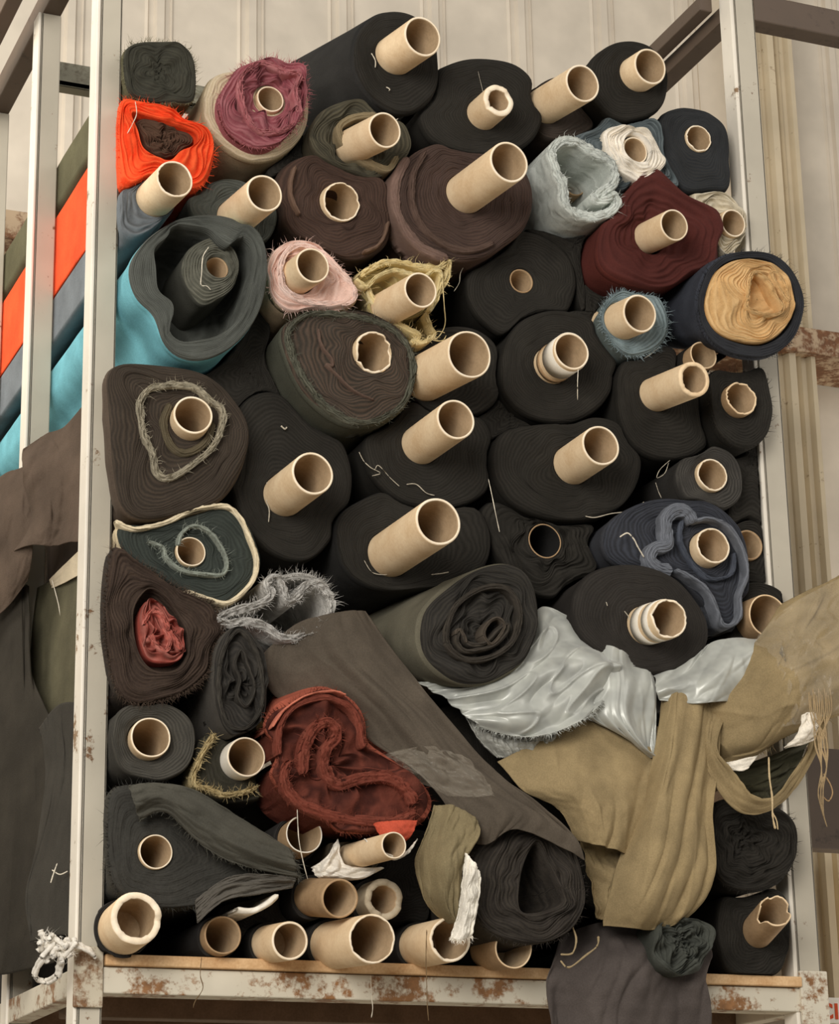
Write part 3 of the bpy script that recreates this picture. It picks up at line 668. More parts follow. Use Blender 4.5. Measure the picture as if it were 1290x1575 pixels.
add(8.35, lambda: black('charcoal roll with a core sunk in its centre, beside the lower right post', [(1040, 735), (1055, 700), (1090, 684), (1125, 695), (1142, 725), (1140, 765), (1110, 785), (1065, 780)], -.035, tube=(1096, 730, 26), flush=.004, pit=.006, jag=.002, edge='6E6A62', swirl=.2, face='33312E'))
def f():
    r, c, s = roll('brown black roll with a pale frayed liner around its core, at the left post', [(163, 600), (168, 566), (200, 556), (260, 560), (320, 575), (360, 610), (385, 660), (375, 720), (340, 770), (280, 790), (215, 800), (185, 780), (172, 720)], -.06, '322C26', '4D4238', tube=(297, 638, 31, 291, 648), swirl=.35, edge='54483C', cone=0)
    band(r, [(217, 620), (230, 598), (262, 591), (298, 594), (324, 614), (344, 630), (342, 658), (327, 688), (300, 711), (262, 734), (242, 724), (237, 697), (223, 669), (219, 642)], 9, -.072, .03, cloth_mat('8A8270', True, edge='B8AF98'), nlay=2, fray=260, rough=.005, label='pale frayed liner')
    band(r, [(262, 620), (252, 650), (262, 680), (280, 695), (300, 692), (320, 675), (328, 650)], 12, -.066, .03, cloth_mat('4C4434', True, edge='6E6450'), closed=False, nlay=2)
add(9.45, f)
add(8.1, lambda: black('black roll with core, right of the roll with the pale liner', [(345, 700), (360, 640), (400, 600), (460, 610), (520, 660), (545, 730), (530, 800), (480, 860), (420, 850), (375, 800)], -.005, tube=(481, 728, 34, 437, 762), tmats=[CARD, CARD_IN, CARD_RIM]))
add(8.15, lambda: black('black roll with the lowest long core of the middle, over the folded grey cloth', [(520, 800), (560, 765), (620, 745), (680, 745), (740, 780), (760, 840), (730, 890), (660, 905), (580, 905), (530, 870)], -.015, tube=(674, 802, 38, 600, 852), body='2B2A28'))
add(7.5, lambda: black('black cloth roll whose thin core rim shows left of the navy roll', [(740, 790), (780, 760), (850, 760), (910, 790), (930, 850), (900, 900), (840, 920), (780, 880)], .0, tube=(838, 832, 28), flush=.0, tmats=[cloth_mat(BK2), cloth_mat(BK2), CARD_D], wall=.1, swirl=.5, rough=.006))
# black filler rolls which show between the others
add(5, lambda: black('plain black roll between the olive green roll and the lined roll', ell(400, 560, 110, 90, 0, .05, 21), .01, c=(385, 575), swirl=.4))
add(5.1, lambda: black('plain black roll in the gap right of the big brown roll', ell(880, 380, 95, 100, 0, .05, 22), .01, c=(885, 375), swirl=.4))
add(4.85, lambda: black('black roll glimpsed between the top centre roll and the thick walled core', ell(655, 170, 60, 70, 0, .05, 61), .01, c=(640, 165), L=.7))
add(4.84, lambda: black('dark roll glimpsed between the magenta roll and the olive charcoal roll', ell(455, 245, 50, 50, 0, .05, 62), .01, c=(452, 240), L=.7))
add(4.83, lambda: black('black roll deep behind the half hidden core under the camel roll', ell(1088, 545, 75, 60, 0, .05, 63), .012, c=(1112, 545), L=.8))
add(4.82, lambda: black('black roll glimpsed between the taped core and the blue green woolly roll', ell(915, 475, 60, 55, 0, .05, 64), .012, c=(912, 480), L=.8))
add(4.6, lambda: black('plain black roll right of the twin long cores, centre right', ell(770, 650, 70, 70, 0, .05, 26), .015, c=(785, 640), swirl=.4))
add(4.5, lambda: black('dark roll behind the right post below the fuzzy black roll', ell(1155, 750, 55, 80, 0, .04, 27), .0, c=(1158, 715), swirl=.3))
# --- right lower
def f():
    r, c, s = roll('navy roll with pale blue grey edge folded in waves, right side', [(925, 830), (945, 795), (1000, 768), (1060, 768), (1110, 782), (1145, 820), (1155, 870), (1152, 930), (1135, 968), (1110, 962), (1060, 900), (1000, 880), (950, 875)], -.04, '2C2D31', '3A3B3F', tube=(1097, 839, 29, 1086, 846), swirl=.5, edge='4C505A', jag=.003, c=(1080, 850))
    pl = cloth_mat('5A5D63', .8, edge='8C9098')
    band(r, [(1070, 802), (1058, 786), (1040, 784), (1027, 798), (1028, 818), (1028, 836), (1008, 842), (1002, 858), (1016, 872), (1034, 876)], 20, -.062, .05, pl, closed=False, nlay=4, rough=.002, label='pale blue grey folded edge')
    band(r, [(1070, 800), (1095, 797), (1125, 812), (1146, 850), (1150, 885), (1140, 915), (1140, 945), (1128, 960), (1112, 958), (1102, 930), (1088, 905), (1062, 885), (1040, 876)], 6, -.062, .03, pl, closed=False, nlay=1)
    band(r, [(1050, 800), (1048, 830), (1062, 860), (1085, 885), (1105, 890), (1128, 880), (1130, 850)], 5, -.052, .02, cloth_mat('42464F', True, edge='60656F'), closed=False, nlay=2)
    strand('loose_thread', [(953, 826, -.06), (965, 820, -.066), (975, 830, -.066), (980, 840, -.064), (990, 857, -.06)], .0012, THREAD, r)
add(8.85, f)
add(8.0, lambda: black('dark roll with a brown core pressed against the right post', [(1120, 850), (1130, 810), (1160, 800), (1185, 830), (1190, 880), (1160, 905), (1130, 890)], -.0, tube=(1152, 838, 24), flush=.008, tmats=[CARD_D, CARD_IN, CARD_D]))
add(8.95, mul(lambda: black('round black roll with banded core over the silver satin', ell(985, 950, 108, 80, 22, .03, 31), -.07, tube=(1030, 951, 31, 992, 962), jag=.008, face='2B2825'), lambda: tape(.1, .42, CARD_W, .03), lambda: tape(.55, .80, CARD_W, .03)))
add(8.3, lambda: black('black roll with the widest core at the right post above the khaki cloth', [(1120, 930), (1150, 895), (1200, 905), (1225, 950), (1215, 1000), (1170, 1020), (1130, 990)], -.02, tube=(1181, 947, 34, 1160, 955), tmats=[CARD_D, CARD_IN, CARD], wall=.09))
# --- left lower
def f():
    r, c, s = roll('dark green roll with green winding and a cream outer cloth, left post', [(178, 806), (215, 805), (255, 803), (292, 785), (345, 773), (380, 798), (398, 840), (402, 875), (380, 912), (345, 935), (310, 925), (270, 905), (230, 880), (190, 850)], -.045, '2E322E', 'B9AA8C', tube=(294, 848, 24, 292, 850), swirl=.3, edge='444A44', wall=.1)
    cm = cloth_mat('D3C3A2', True, edge='F0E4C8', sheen=.1)
    band(r, [(178, 800), (205, 812), (235, 808), (262, 800), (300, 782), (345, 777), (368, 792), (385, 825), (397, 865), (386, 898), (352, 926), (322, 920), (285, 908)], 7, -.056, .045, cm, closed=False, nlay=1, rough=.002, label='cream outer cloth')
    gm = cloth_mat('767C72', .6, edge='A4A89C')
    band(r, [(228, 832), (250, 840), (258, 858), (280, 876), (312, 882), (344, 882), (350, 862), (340, 838), (322, 816), (298, 808), (280, 820), (275, 838)], 6, -.056, .04, gm, closed=False, nlay=1, fray=260, label='green winding')
add(9.1, f)
def f():
    root = thing('fabric_roll', 'light grey folded cloth with white looped fringe, left of the centre', 'fabric roll', P(430, 985, -.04), GRP)
    mt = cloth_mat('A3A09A', True, edge='DAD7D0', sheen=.1, fuzz=1)
    band(root, [(338, 950), (362, 938), (395, 930), (418, 915), (412, 897), (424, 887), (436, 900), (444, 922), (458, 918), (470, 900), (492, 896), (508, 915), (510, 940), (494, 964), (468, 978), (436, 980), (408, 962), (380, 955), (355, 958)], 13, -.055, .35, mt, fray=900, nlay=3, rough=.005, name='cloth')
    band(root, [(430, 890), (455, 885), (480, 888), (500, 900)], 9, -.05, .3, mt, closed=False, fray=200, nlay=2)
    OBST.append(to_xz([(335, 950), (400, 925), (405, 890), (430, 878), (480, 880), (512, 905), (517, 940), (498, 970), (465, 987), (430, 988), (390, 970), (350, 965)], -.055))
add(9.2, f)
def f():
    r, c, s = roll('shaggy dark brown roll with salmon red cloth showing in its centre', [(168, 860), (185, 822), (215, 825), (260, 870), (305, 905), (340, 945), (345, 985), (330, 1020), (290, 1060), (240, 1078), (195, 1075), (175, 1040), (163, 960)], -.06, '352B25', '2E2823', c=(248, 975), pit=.0, swirl=.3, fuzz=1500, fuzzmat=cloth_mat('4A3D33'), fz=1, edge='55463A', rough=.005, inner=[(205, 945), (218, 915), (235, 905), (260, 925), (285, 965), (290, 1005), (270, 1030), (235, 1030), (212, 1000)], hollow=.04)
    q = P(255, 975, -.055); c2 = np.array((q.x, q.z))
    rr = polar(to_xz(catmull([(216, 945), (228, 922), (250, 930), (272, 955), (286, 985), (280, 1012), (250, 1018), (226, 1008), (216, 975)], True, 6), -.06), c2)
    o, ring = roll_mesh(r, 'salmon_cloth', c2, rr, np.full(NT, .002), -.058, .08, [cloth_mat('8C463C', True, edge='B87A6E'), cloth_mat('8E4238')], 6.1, swirl=.9, rough=.012, lay=.006, pit=.015, obst=False, label='salmon red crumpled cloth')
    band(r, [(222, 960), (232, 940), (248, 945), (258, 965), (270, 985), (278, 1000)], 6, -.066, .03, cloth_mat('A8584C', True, edge='CC8C80'), closed=False, nlay=2, rough=.004)
    band(r, [(232, 975), (240, 990), (255, 1000), (262, 985), (252, 965)], 6, -.068, .03, cloth_mat('A8584C', True, edge='CC8C80'), closed=False, nlay=2, rough=.004)
add(9.0, f)
def f():
    r, c, s = roll('narrow black leathery roll standing tall beside the shaggy brown roll', [(330, 1010), (340, 980), (362, 962), (385, 968), (402, 995), (413, 1040), (410, 1090), (390, 1120), (362, 1132), (342, 1110), (330, 1060)], -.07, '2C2A27', '4E4A44', c=(372, 1050), pit=.02, swirl=.7, rough=.006, edge='4C4740', wr=.03)
    band(r, [(340, 1020), (352, 985), (372, 970), (395, 1000), (405, 1045), (402, 1090), (380, 1118), (355, 1115), (340, 1080)], 5, -.078, .03, cloth_mat('34312C', True, edge='57524A'), nlay=2)
    band(r, [(372, 1000), (385, 1030), (392, 1060), (380, 1085), (366, 1070), (370, 1045), (362, 1020)], 5, -.075, .03, cloth_mat('2E2B27', True, edge='4A463F'), nlay=1)
add(9.35, f)
add(8.9, lambda: black('charcoal roll with a clean round core at the left post below the shaggy roll', [(173, 1120), (185, 1092), (215, 1078), (260, 1082), (295, 1105), (303, 1140), (290, 1180), (255, 1200), (225, 1198), (190, 1185), (175, 1155)], -.05, tube=(232, 1134, 32, 230, 1136), body='3A3833', edge='6C675C', pit=.01, wall=.1, face='3A3833'))
def f():
    r, c, s = black('dark roll with white wrapped core and ochre fringe beside the rust red roll', [(300, 1150), (325, 1125), (370, 1110), (410, 1125), (425, 1170), (418, 1220), (370, 1235), (320, 1225), (300, 1200)], -.03, tube=(379, 1164, 31, 368, 1170), tmats=[CARD_W, CARD_IN, CARD_RIM], face='343229', wall=.1)
    oc = cloth_mat('A8946A', .6, edge='D2C294', fuzz=1)
    band(r, [(332, 1128), (318, 1150), (303, 1180), (300, 1205), (320, 1212), (345, 1222), (375, 1218), (395, 1210)], 8, -.045, .02, oc, closed=False, fray=360, nlay=2, rough=.005, label='ochre fringe', name='fringe')
    band(r, [(388, 1105), (402, 1112), (412, 1125)], 7, -.045, .02, oc, closed=False, fray=60, nlay=2, name='fringe')
add(8.8, f)
def f():
    pts = [(405, 1140), (415, 1095), (450, 1072), (495, 1060), (540, 1075), (562, 1108), (568, 1145), (605, 1172), (650, 1205), (668, 1235), (655, 1265), (605, 1277), (545, 1280), (490, 1268), (442, 1228), (414, 1185)]
    r, c, s = roll('rust red velvety roll with deep curled folds, lower left of centre', pts, -.095, '3C1E18', '96503E', c=(508, 1175), pit=.0, swirl=.9, rough=.010, edge='8A4A3A', fz=1, fuzz=500, fuzzmat=cloth_mat('6E3A2C'), sheen=.4, lay=.03, skew=(.3, .4), L=.4)  # face colour darkened to paint the shade of the deep hollows
    vm = cloth_mat('6A3428', .5, edge='8E5444', fuzz=1, sheen=.4)
    band(r, [(430, 1160), (432, 1118), (455, 1085), (500, 1072), (540, 1088), (553, 1115), (560, 1150)], 9, -.108, .02, vm, closed=False, nlay=2, rough=.003)
    band(r, [(446, 1170), (440, 1205), (470, 1238), (530, 1258), (600, 1262), (640, 1250)], 16, -.106, .02, vm, closed=False, nlay=2, rough=.004, fray=260)
    band(r, [(468, 1190), (470, 1150), (485, 1120), (508, 1110), (520, 1130), (505, 1150), (500, 1180), (520, 1205), (560, 1195), (600, 1195), (628, 1215), (640, 1235)], 18, -.112, .02, vm, closed=False, nlay=2, rough=.005, fray=400)
    cloth('loose_corner', [[(572, 1266, -.10), (605, 1262, -.115), (642, 1262, -.11)], [(584, 1285, -.105), (608, 1284, -.125), (634, 1282, -.115)], [(596, 1300, -.10), (605, 1305, -.11), (618, 1300, -.105)]], cloth_mat('B8503A', sheen=.1), r, amp=.002, nu=24, nv=24, ridge=0, label='bright red loose corner')
    band(r, [(420, 1118), (438, 1092), (470, 1070), (510, 1062), (532, 1068)], 3, -.112, .02, cloth_mat('C0725C'), closed=False, nlay=1)
add(9.6, f)
def f():
    r, c, s = roll('large soft black roll with olive side and two small curls inside', [(646, 985), (652, 940), (690, 900), (740, 872), (785, 864), (815, 882), (830, 925), (828, 975), (805, 1020), (760, 1048), (705, 1052), (664, 1025)], -.10, '2A2825', '5E5A4C', c=(748, 968), swirl=.4, pit=.02, rough=.006, edge='45413A', skew=(-.14, .09), L=.5)
    bm = cloth_mat('322E29', True, edge='534C42')
    band(r, [(688, 985), (700, 935), (740, 905), (780, 905), (800, 940), (790, 985), (755, 1010), (715, 1012)], 8, -.112, .03, bm, nlay=2)
    band(r, [(710, 968), (716, 985), (732, 992), (752, 985), (770, 965), (782, 960), (778, 975), (760, 992), (738, 998), (716, 1000), (704, 985)], 7, -.116, .03, bm, nlay=1)
    band(r, [(745, 975), (752, 958), (766, 950), (777, 960), (770, 978), (756, 990)], 5, -.118, .03, cloth_mat('3E372F', True, edge='6A6054'), nlay=1)
    band(r, [(702, 975), (706, 968), (714, 976), (718, 988)], 5, -.118, .03, cloth_mat('3E372F', True, edge='6A6054'), closed=False, nlay=1)
add(9.4, f)
def f():
    r, c, s = roll('black brown roll with a pointed hollow at the end of the brown drape', [(722, 1345), (738, 1295), (780, 1262), (830, 1258), (872, 1285), (895, 1330), (902, 1380), (885, 1425), (845, 1448), (795, 1450), (750, 1430), (726, 1392)], -.115, '2E2A26', '3E3A33', c=(822, 1362), inner=[(800, 1400), (800, 1350), (812, 1312), (826, 1298), (842, 1325), (862, 1370), (866, 1388), (835, 1402)], hollow=.09, swirl=.3, rough=.005, edge='4F483F', fz=1, fuzz=300)
add(9.7, f)
def f():
    r, c, s = black('charcoal roll with a frayed loose end draped to its right, bottom left', [(168, 1225), (195, 1205), (240, 1206), (300, 1225), (370, 1262), (425, 1300), (455, 1335), (440, 1360), (370, 1378), (300, 1395), (215, 1392), (172, 1350)], -.05, tube=(240, 1310, 27, 238, 1311), face='353430', body='3A3832', fuzz=500, fz=1, wall=.1, c=(240, 1310))
    cloth('loose_end', [[(198, 1208, -.07), (240, 1204, -.075), (300, 1216, -.08), (370, 1258, -.08), (445, 1305, -.07)], [(206, 1235, -.085), (250, 1228, -.095), (310, 1262, -.1), (375, 1300, -.095), (455, 1330, -.085)], [(215, 1262, -.07), (255, 1250, -.08), (310, 1300, -.08), (370, 1330, -.08), (458, 1350, -.07)]], cloth_mat('4A4840', edge='7A776A'), r, amp=.004, fray=260, fray_edges='br', seed=4)
    cloth('loose_end', [[(300, 1385, -.06), (350, 1350, -.075), (400, 1345, -.08), (455, 1350, -.07)], [(303, 1420, -.05), (345, 1385, -.07), (400, 1375, -.075), (450, 1365, -.06)]], cloth_mat('55514A'), r, amp=.004, seed=14)
    band(r, [(365, 1398), (390, 1400), (412, 1390), (428, 1376)], 9, -.075, .02, CARD_W, closed=False, nlay=1, name='paper_scrap')
add(8.7, f)
# bottom row: bare tubes, black cloth added round each to fill dark gaps
TB = lambda *a: black(*a[:-1], **a[-1])
def bare(prio, label, t, r=1.25, y0=.0, **k):
    def g():
        rx = t[2] * r
        black(label, ell(t[3], t[4], rx, rx * 1.05, 0, .02, prio), y0, tube=t, face='2A2826', rim=1.03, **k)
    add(prio, g)
bare(8.6, 'fat thick walled core with crumbled rim at the bottom left corner of the shelf', (210, 1412, 41, 190, 1428), 1.08, -.03, wall=.27, jag=.010, L=.9)
bare(8.55, 'dull narrow core on the shelf, second along the bottom row', (343, 1438, 30, 336, 1442), 1.08, -.01, tmats=[CARD_D, CARD_IN, CARD_D], wall=.1, L=.9)
bare(8.54, 'tan core lying on the shelf, third along the bottom row', (446, 1447, 30, 415, 1452), 1.08, .0, wall=.14, L=.9)
bare(8.53, 'long tan core with torn rim, middle of the bottom row', (573, 1444, 38, 512, 1454), 1.05, .0, wall=.1, jag=.004, L=.9)
bare(8.52, 'tan core with the white torn cloth hanging into its mouth, bottom row', (693, 1445, 34, 645, 1455), 1.05, .0, wall=.14, jag=.004, L=.9)
bare(8.51, 'tan core half under the pointed hollow roll, bottom row', (790, 1458, 32, 752, 1462), 1.05, .0, wall=.1, tmats=[CARD_D, CARD_IN, CARD], L=.9)
bare(8.45, 'brown core lying over the bottom row, left of the ragged one', (523, 1382, 30, 480, 1380), 1.1, -.01, tmats=[CARD_D, CARD_IN, CARD_D], wall=.12, L=.9)
bare(8.44, 'ragged thick core with fibrous grey rim above the bottom row', (591, 1383, 32, 575, 1388), 1.1, -.01, wall=.34, jag=.006, tmats=[card_mat('greyed cardboard', 'A89A82', '8C7E66'), CARD_IN, card_mat('grey rim', 'BDAF96', '9A8C72')], L=.9)
bare(8.43, 'core with pale rim directly beneath the rust red roll', (468, 1283, 30, 455, 1292), 1.15, -.02, tmats=[CARD_D, CARD_IN, CARD_W], wall=.09, L=.9)
def f():
    r, c, s = black('core wrapped in torn white plastic, tucked under the rust red roll', ell(545, 1312, 44, 36, 0, .05, 44), -.02, tube=(606, 1300, 21, 538, 1318), face='6B6150', rough=.006, L=.8)
    wp = cloth_mat('D9D2C4', sheen=0, rough=.4)
    cloth('plastic_sleeve', [[(560, 1290, -.12), (580, 1305, -.14), (600, 1318, -.14)], [(590, 1312, -.13), (605, 1322, -.15), (622, 1312, -.15)], [(610, 1322, -.13), (628, 1312, -.15), (642, 1290, -.14)]], wp, r, amp=.003, nu=30, nv=30, seed=3, wrinkle=.003)
    cloth('plastic_sleeve', [[(478, 1335, -.04), (500, 1320, -.06), (520, 1290, -.05)], [(490, 1350, -.05), (512, 1342, -.07), (532, 1330, -.06)], [(520, 1352, -.05), (555, 1352, -.07), (590, 1335, -.07)]], wp, r, amp=.005, nu=40, nv=40, seed=6)
add(8.42, f)
add(3, lambda: black('plain black roll behind the bottom row of cores, centre', ell(620, 1350, 110, 75, 0, .05, 51), .03, c=(650, 1345)))
add(2.9, lambda: black('black roll wedged above the cores, bottom left', ell(400, 1410, 70, 50, 0, .05, 52), .03, c=(390, 1400)))
add(2.8, lambda: black('black roll behind the drape of brown cloth', ell(440, 1010, 130, 90, 0, .05, 53), .02, c=(450, 1020)))
add(2.7, lambda: black('black roll in the dark space behind the brown drape and the khaki cloth', ell(680, 1150, 130, 120, 0, .05, 54), .03, c=(690, 1150)))
add(2.6, lambda: black('black roll hidden behind the khaki cloth', ell(960, 1250, 130, 170, 0, .05, 55), .03, c=(950, 1250)))
add(2.3, lambda: black('black roll behind the satin cloth', ell(880, 1040, 140, 90, 0, .05, 58), .03, c=(870, 1050)))
add(8.0, lambda: black('fuzzy black roll with concentric layers, lower right by the post', [(1090, 1270), (1100, 1235), (1140, 1225), (1190, 1235), (1225, 1262), (1230, 1300), (1215, 1345), (1180, 1368), (1130, 1370), (1098, 1340), (1085, 1300)], -.05, c=(1150, 1290), swirl=.3, rough=.006, edge='4C463F', fz=1, pit=.015, fuzz=150))
def f():
    black('black roll with a pinched torn core standing on the shelf at the right post', [(1105, 1400), (1120, 1372), (1170, 1360), (1210, 1375), (1218, 1420), (1212, 1470), (1195, 1500), (1130, 1500), (1108, 1460)], -.02, tube=(1193, 1400, 26, 1165, 1432), jag=.018, tmats=[CARD_D, CARD_IN, CARD], swirl=.4, fz=1)
add(7.9, f)
add(7.8, lambda: roll('crumpled grey green bundle on the shelf beneath the khaki cloth', [(1005, 1430), (1030, 1412), (1070, 1412), (1100, 1425), (1102, 1445), (1088, 1470), (1080, 1492), (1040, 1500), (1010, 1480)], -.10, '444640', '40423C', c=(1050, 1448), swirl=.5, rough=.009, pit=.01, sheen=.1, fz=1, L=.5, layers=False))
# lint caught on the black cloth
for prio, _, fn in sorted(exec_order, key=lambda t: (-t[0], t[1])): fn()

for txt, pts, r in (('right of the roll with the pale liner', [(432, 655), (438, 660), (441, 657)], .0022), ('right of the roll with the pale liner', [(410, 742), (414, 758), (410, 770), (414, 785), (413, 803)], .0013),
        ('its small core sunk deep', [(716, 405), (708, 420), (706, 435), (698, 448)], .0009), ('just below the centre', [(552, 695), (560, 710), (575, 722), (582, 716), (600, 735), (614, 748)], .0009),
        ('just below the centre', [(575, 722), (585, 728), (572, 732)], .0009), ('just below the centre', [(625, 745), (640, 745), (655, 758), (668, 762)], .0011),
        ('pale navy fold', [(990, 772), (975, 785), (940, 790), (915, 796), (900, 794)], .0014), ('sunk in its centre', [(1030, 708), (1015, 722), (1010, 735), (1022, 728), (1028, 712)], .0008),
        ('its centre, beside', [(1008, 742), (1012, 755), (1017, 766)], .0007), ('lowest long core', [(560, 862), (572, 880), (590, 884), (608, 882)], .0009), ('lowest long core', [(663, 884), (680, 882), (690, 880)], .0013),
        ('banded core', [(960, 940), (966, 948), (968, 955)], .0012), ('banded core', [(932, 926), (934, 932)], .0012), ('thick walled core', [(735, 110), (745, 150), (752, 170)], .0005)):
    ro = find(txt); yb = ro.location.y - .006
    strand('lint', [(a_, b_, yb) for a_, b_ in pts], r * .65, cloth_mat('B5AC9A', sheen=0), ro)

# ------------------------------------------------------------------ loose cloths over the pile
KH = cloth_mat('92805E', sheen=.15, fold=.2); BRN = cloth_mat('51493F', sheen=.2, fold=.2)
t = thing('draped_cloth', 'wide dark brown cloth running diagonally over the pile from centre down to the bottom roll', 'cloth', P(700, 1280, -.1))
cloth('cloth_sheet', [[(405, 1005, -.02), (455, 960, -.045), (515, 943, -.06), (562, 940, -.05)],
    [(408, 1050, -.02), (470, 1010, -.05), (535, 985, -.08), (602, 1000, -.06)],
    [(440, 1080, -.02), (510, 1040, -.06), (575, 1035, -.085), (650, 1060, -.085)],
    [(520, 1090, -.04), (575, 1090, -.075), (640, 1095, -.09), (712, 1130, -.10)],
    [(570, 1140, -.07), (630, 1150, -.09), (695, 1160, -.105), (768, 1190, -.11)],
    [(640, 1190, -.09), (695, 1215, -.105), (755, 1215, -.12), (828, 1238, -.13)],
    [(690, 1250, -.10), (745, 1262, -.13), (815, 1250, -.145), (880, 1290, -.13)],
    [(705, 1290, -.09), (745, 1300, -.12), (800, 1275, -.15), (895, 1325, -.125)]], BRN, t, nu=90, nv=110, amp=.009, sc_=(3, 1.6), seed=2)
cloth('plastic_wrap', [[(590, 1160, -.085), (650, 1148, -.105), (710, 1160, -.12)], [(610, 1175, -.09), (670, 1180, -.115), (745, 1195, -.13)], [(650, 1205, -.10), (700, 1225, -.12), (760, 1225, -.135)]], PLASTIC, t, amp=.007, sc_=(4, 4), seed=8, wrinkle=.0025, thick=.0003, label='clear plastic wrap remnant')
t = thing('draped_cloth', 'olive khaki cloth folded around torn white padding, beside the pointed hollow roll', 'cloth', P(690, 1420, -.1))
cloth('cloth_sheet', [[(668, 1238, -.11), (700, 1240, -.13), (735, 1262, -.145)],
    [(648, 1290, -.11), (690, 1285, -.145), (735, 1285, -.15)],
    [(640, 1335, -.11), (680, 1330, -.15), (715, 1330, -.15)],
    [(655, 1385, -.11), (685, 1385, -.145), (708, 1385, -.145)],
    [(690, 1420, -.11), (700, 1420, -.13), (708, 1420, -.135)]], cloth_mat('7C7054', sheen=.1), t, amp=.008, sc_=(3, 3), seed=5)
cloth('white_padding', [[(715, 1312, -.15), (728, 1325, -.16), (738, 1340, -.155)], [(710, 1360, -.15), (722, 1365, -.165), (738, 1370, -.155)], [(705, 1400, -.15), (718, 1405, -.165), (732, 1405, -.155)], [(693, 1440, -.15), (706, 1446, -.165), (725, 1438, -.155)]], cloth_mat('E6E0D2', sheen=0), t, amp=.004, seed=6, fray=160, fray_edges='b', fraylen=.008, label='torn white padding')
t = thing('satin_cloth', 'crumpled silver grey satin cloth spread across the pile under the round black roll', 'cloth', P(880, 1160, -.06))
cloth('cloth_fold', [[(640, 1050, -.04), (740, 1040, -.05), (812, 990, -.05), (832, 935, -.03), (905, 965, -.04)],
    [(680, 1072, -.06), (765, 1062, -.085), (830, 1020, -.09), (885, 985, -.07), (935, 1000, -.06)],
    [(712, 1100, -.07), (785, 1095, -.10), (850, 1065, -.105), (905, 1035, -.09), (945, 1035, -.07)],
    [(730, 1118, -.07), (800, 1132, -.10), (855, 1125, -.11), (905, 1100, -.10), (928, 1075, -.08)]], SATIN, t, ridge=1, nu=110, nv=110, amp=.013, sc_=(2, 4), seed=3, wrinkle=.0006, fray=420, fray_edges='b', fraylen=.008)
cloth('cloth_fold', [[(715, 1100, -.05), (790, 1115, -.06), (860, 1105, -.06)], [(735, 1135, -.055), (790, 1140, -.07), (855, 1130, -.07)], [(765, 1165, -.05), (800, 1165, -.06), (845, 1150, -.06)]], cloth_mat('9A9A92', rough=.5), t, amp=.006, sc_=(8, 2), seed=7)
cloth('cloth_fold', [[(890, 985, -.05), (950, 1000, -.07), (1005, 1035, -.06)], [(900, 1040, -.07), (955, 1045, -.085), (1012, 1060, -.075)], [(895, 1095, -.07), (955, 1100, -.09), (1014, 1100, -.08)], [(965, 1135, -.07), (985, 1150, -.085), (1010, 1140, -.075)], [(1000, 1164, -.07), (1004, 1166, -.08), (1008, 1162, -.075)]], SATIN, t, nu=80, nv=80, amp=.009, sc_=(3.2, 1), seed=9, wrinkle=.0004)
cloth('cloth_fold', [[(1005, 1040, -.06), (1060, 1015, -.07), (1095, 988, -.07), (1140, 982, -.07), (1192, 988, -.07)], [(1008, 1062, -.08), (1062, 1050, -.10), (1105, 1035, -.11), (1150, 1020, -.10), (1185, 1005, -.09)], [(1012, 1078, -.07), (1060, 1084, -.09), (1100, 1080, -.10), (1142, 1072, -.09), (1158, 1040, -.07)]], SATIN, t, nu=80, nv=60, amp=.009, sc_=(2.5, 1.5), seed=13, wrinkle=.0004)
t = thing('draped_cloth', 'khaki cloth hanging in deep folds over the lower right of the pile', 'cloth', P(1010, 1425, -.09))
cloth('hanging_fold', [[(765, 1172, -.06), (850, 1130, -.06), (930, 1100, -.06), (1012, 1120, -.05)], [(795, 1215, -.08), (860, 1195, -.10), (930, 1180, -.09), (1008, 1190, -.07)], [(850, 1245, -.08), (900, 1245, -.11), (945, 1245, -.11), (1000, 1250, -.08)], [(885, 1292, -.08), (912, 1298, -.11), (945, 1308, -.11), (990, 1325, -.08)]], KH, t, amp=.012, sc_=(2.2, 1.0), seed=1, nu=90)
cloth('hanging_fold', [[(890, 1285, -.05), (945, 1295, -.06), (985, 1310, -.06)], [(905, 1350, -.05), (940, 1360, -.07), (975, 1370, -.06)], [(918, 1412, -.05), (940, 1416, -.06), (965, 1420, -.06)]], KH, t, amp=.006, seed=11)
cloth('hanging_fold', [[(1018, 1075, -.06), (1045, 1065, -.09), (1075, 1075, -.08), (1105, 1090, -.07)], [(1005, 1150, -.08), (1035, 1150, -.12), (1070, 1155, -.09), (1102, 1165, -.09)], [(988, 1230, -.09), (1020, 1230, -.13), (1060, 1240, -.11), (1092, 1250, -.10)], [(958, 1310, -.10), (1010, 1315, -.14), (1060, 1320, -.13), (1098, 1330, -.11)], [(936, 1385, -.09), (990, 1390, -.13), (1045, 1395, -.12), (1088, 1378, -.10)], [(928, 1424, -.07), (980, 1430, -.10), (1030, 1425, -.10), (1065, 1405, -.08)]], KH, t, nu=100, nv=110, amp=.014, sc_=(2.6, 1.0), seed=15)
t = thing('plastic_wrapped_roll', 'khaki cloth under clear plastic lying out past the right post with a stringy fringe', 'fabric roll', P(1200, 1180, -.05))
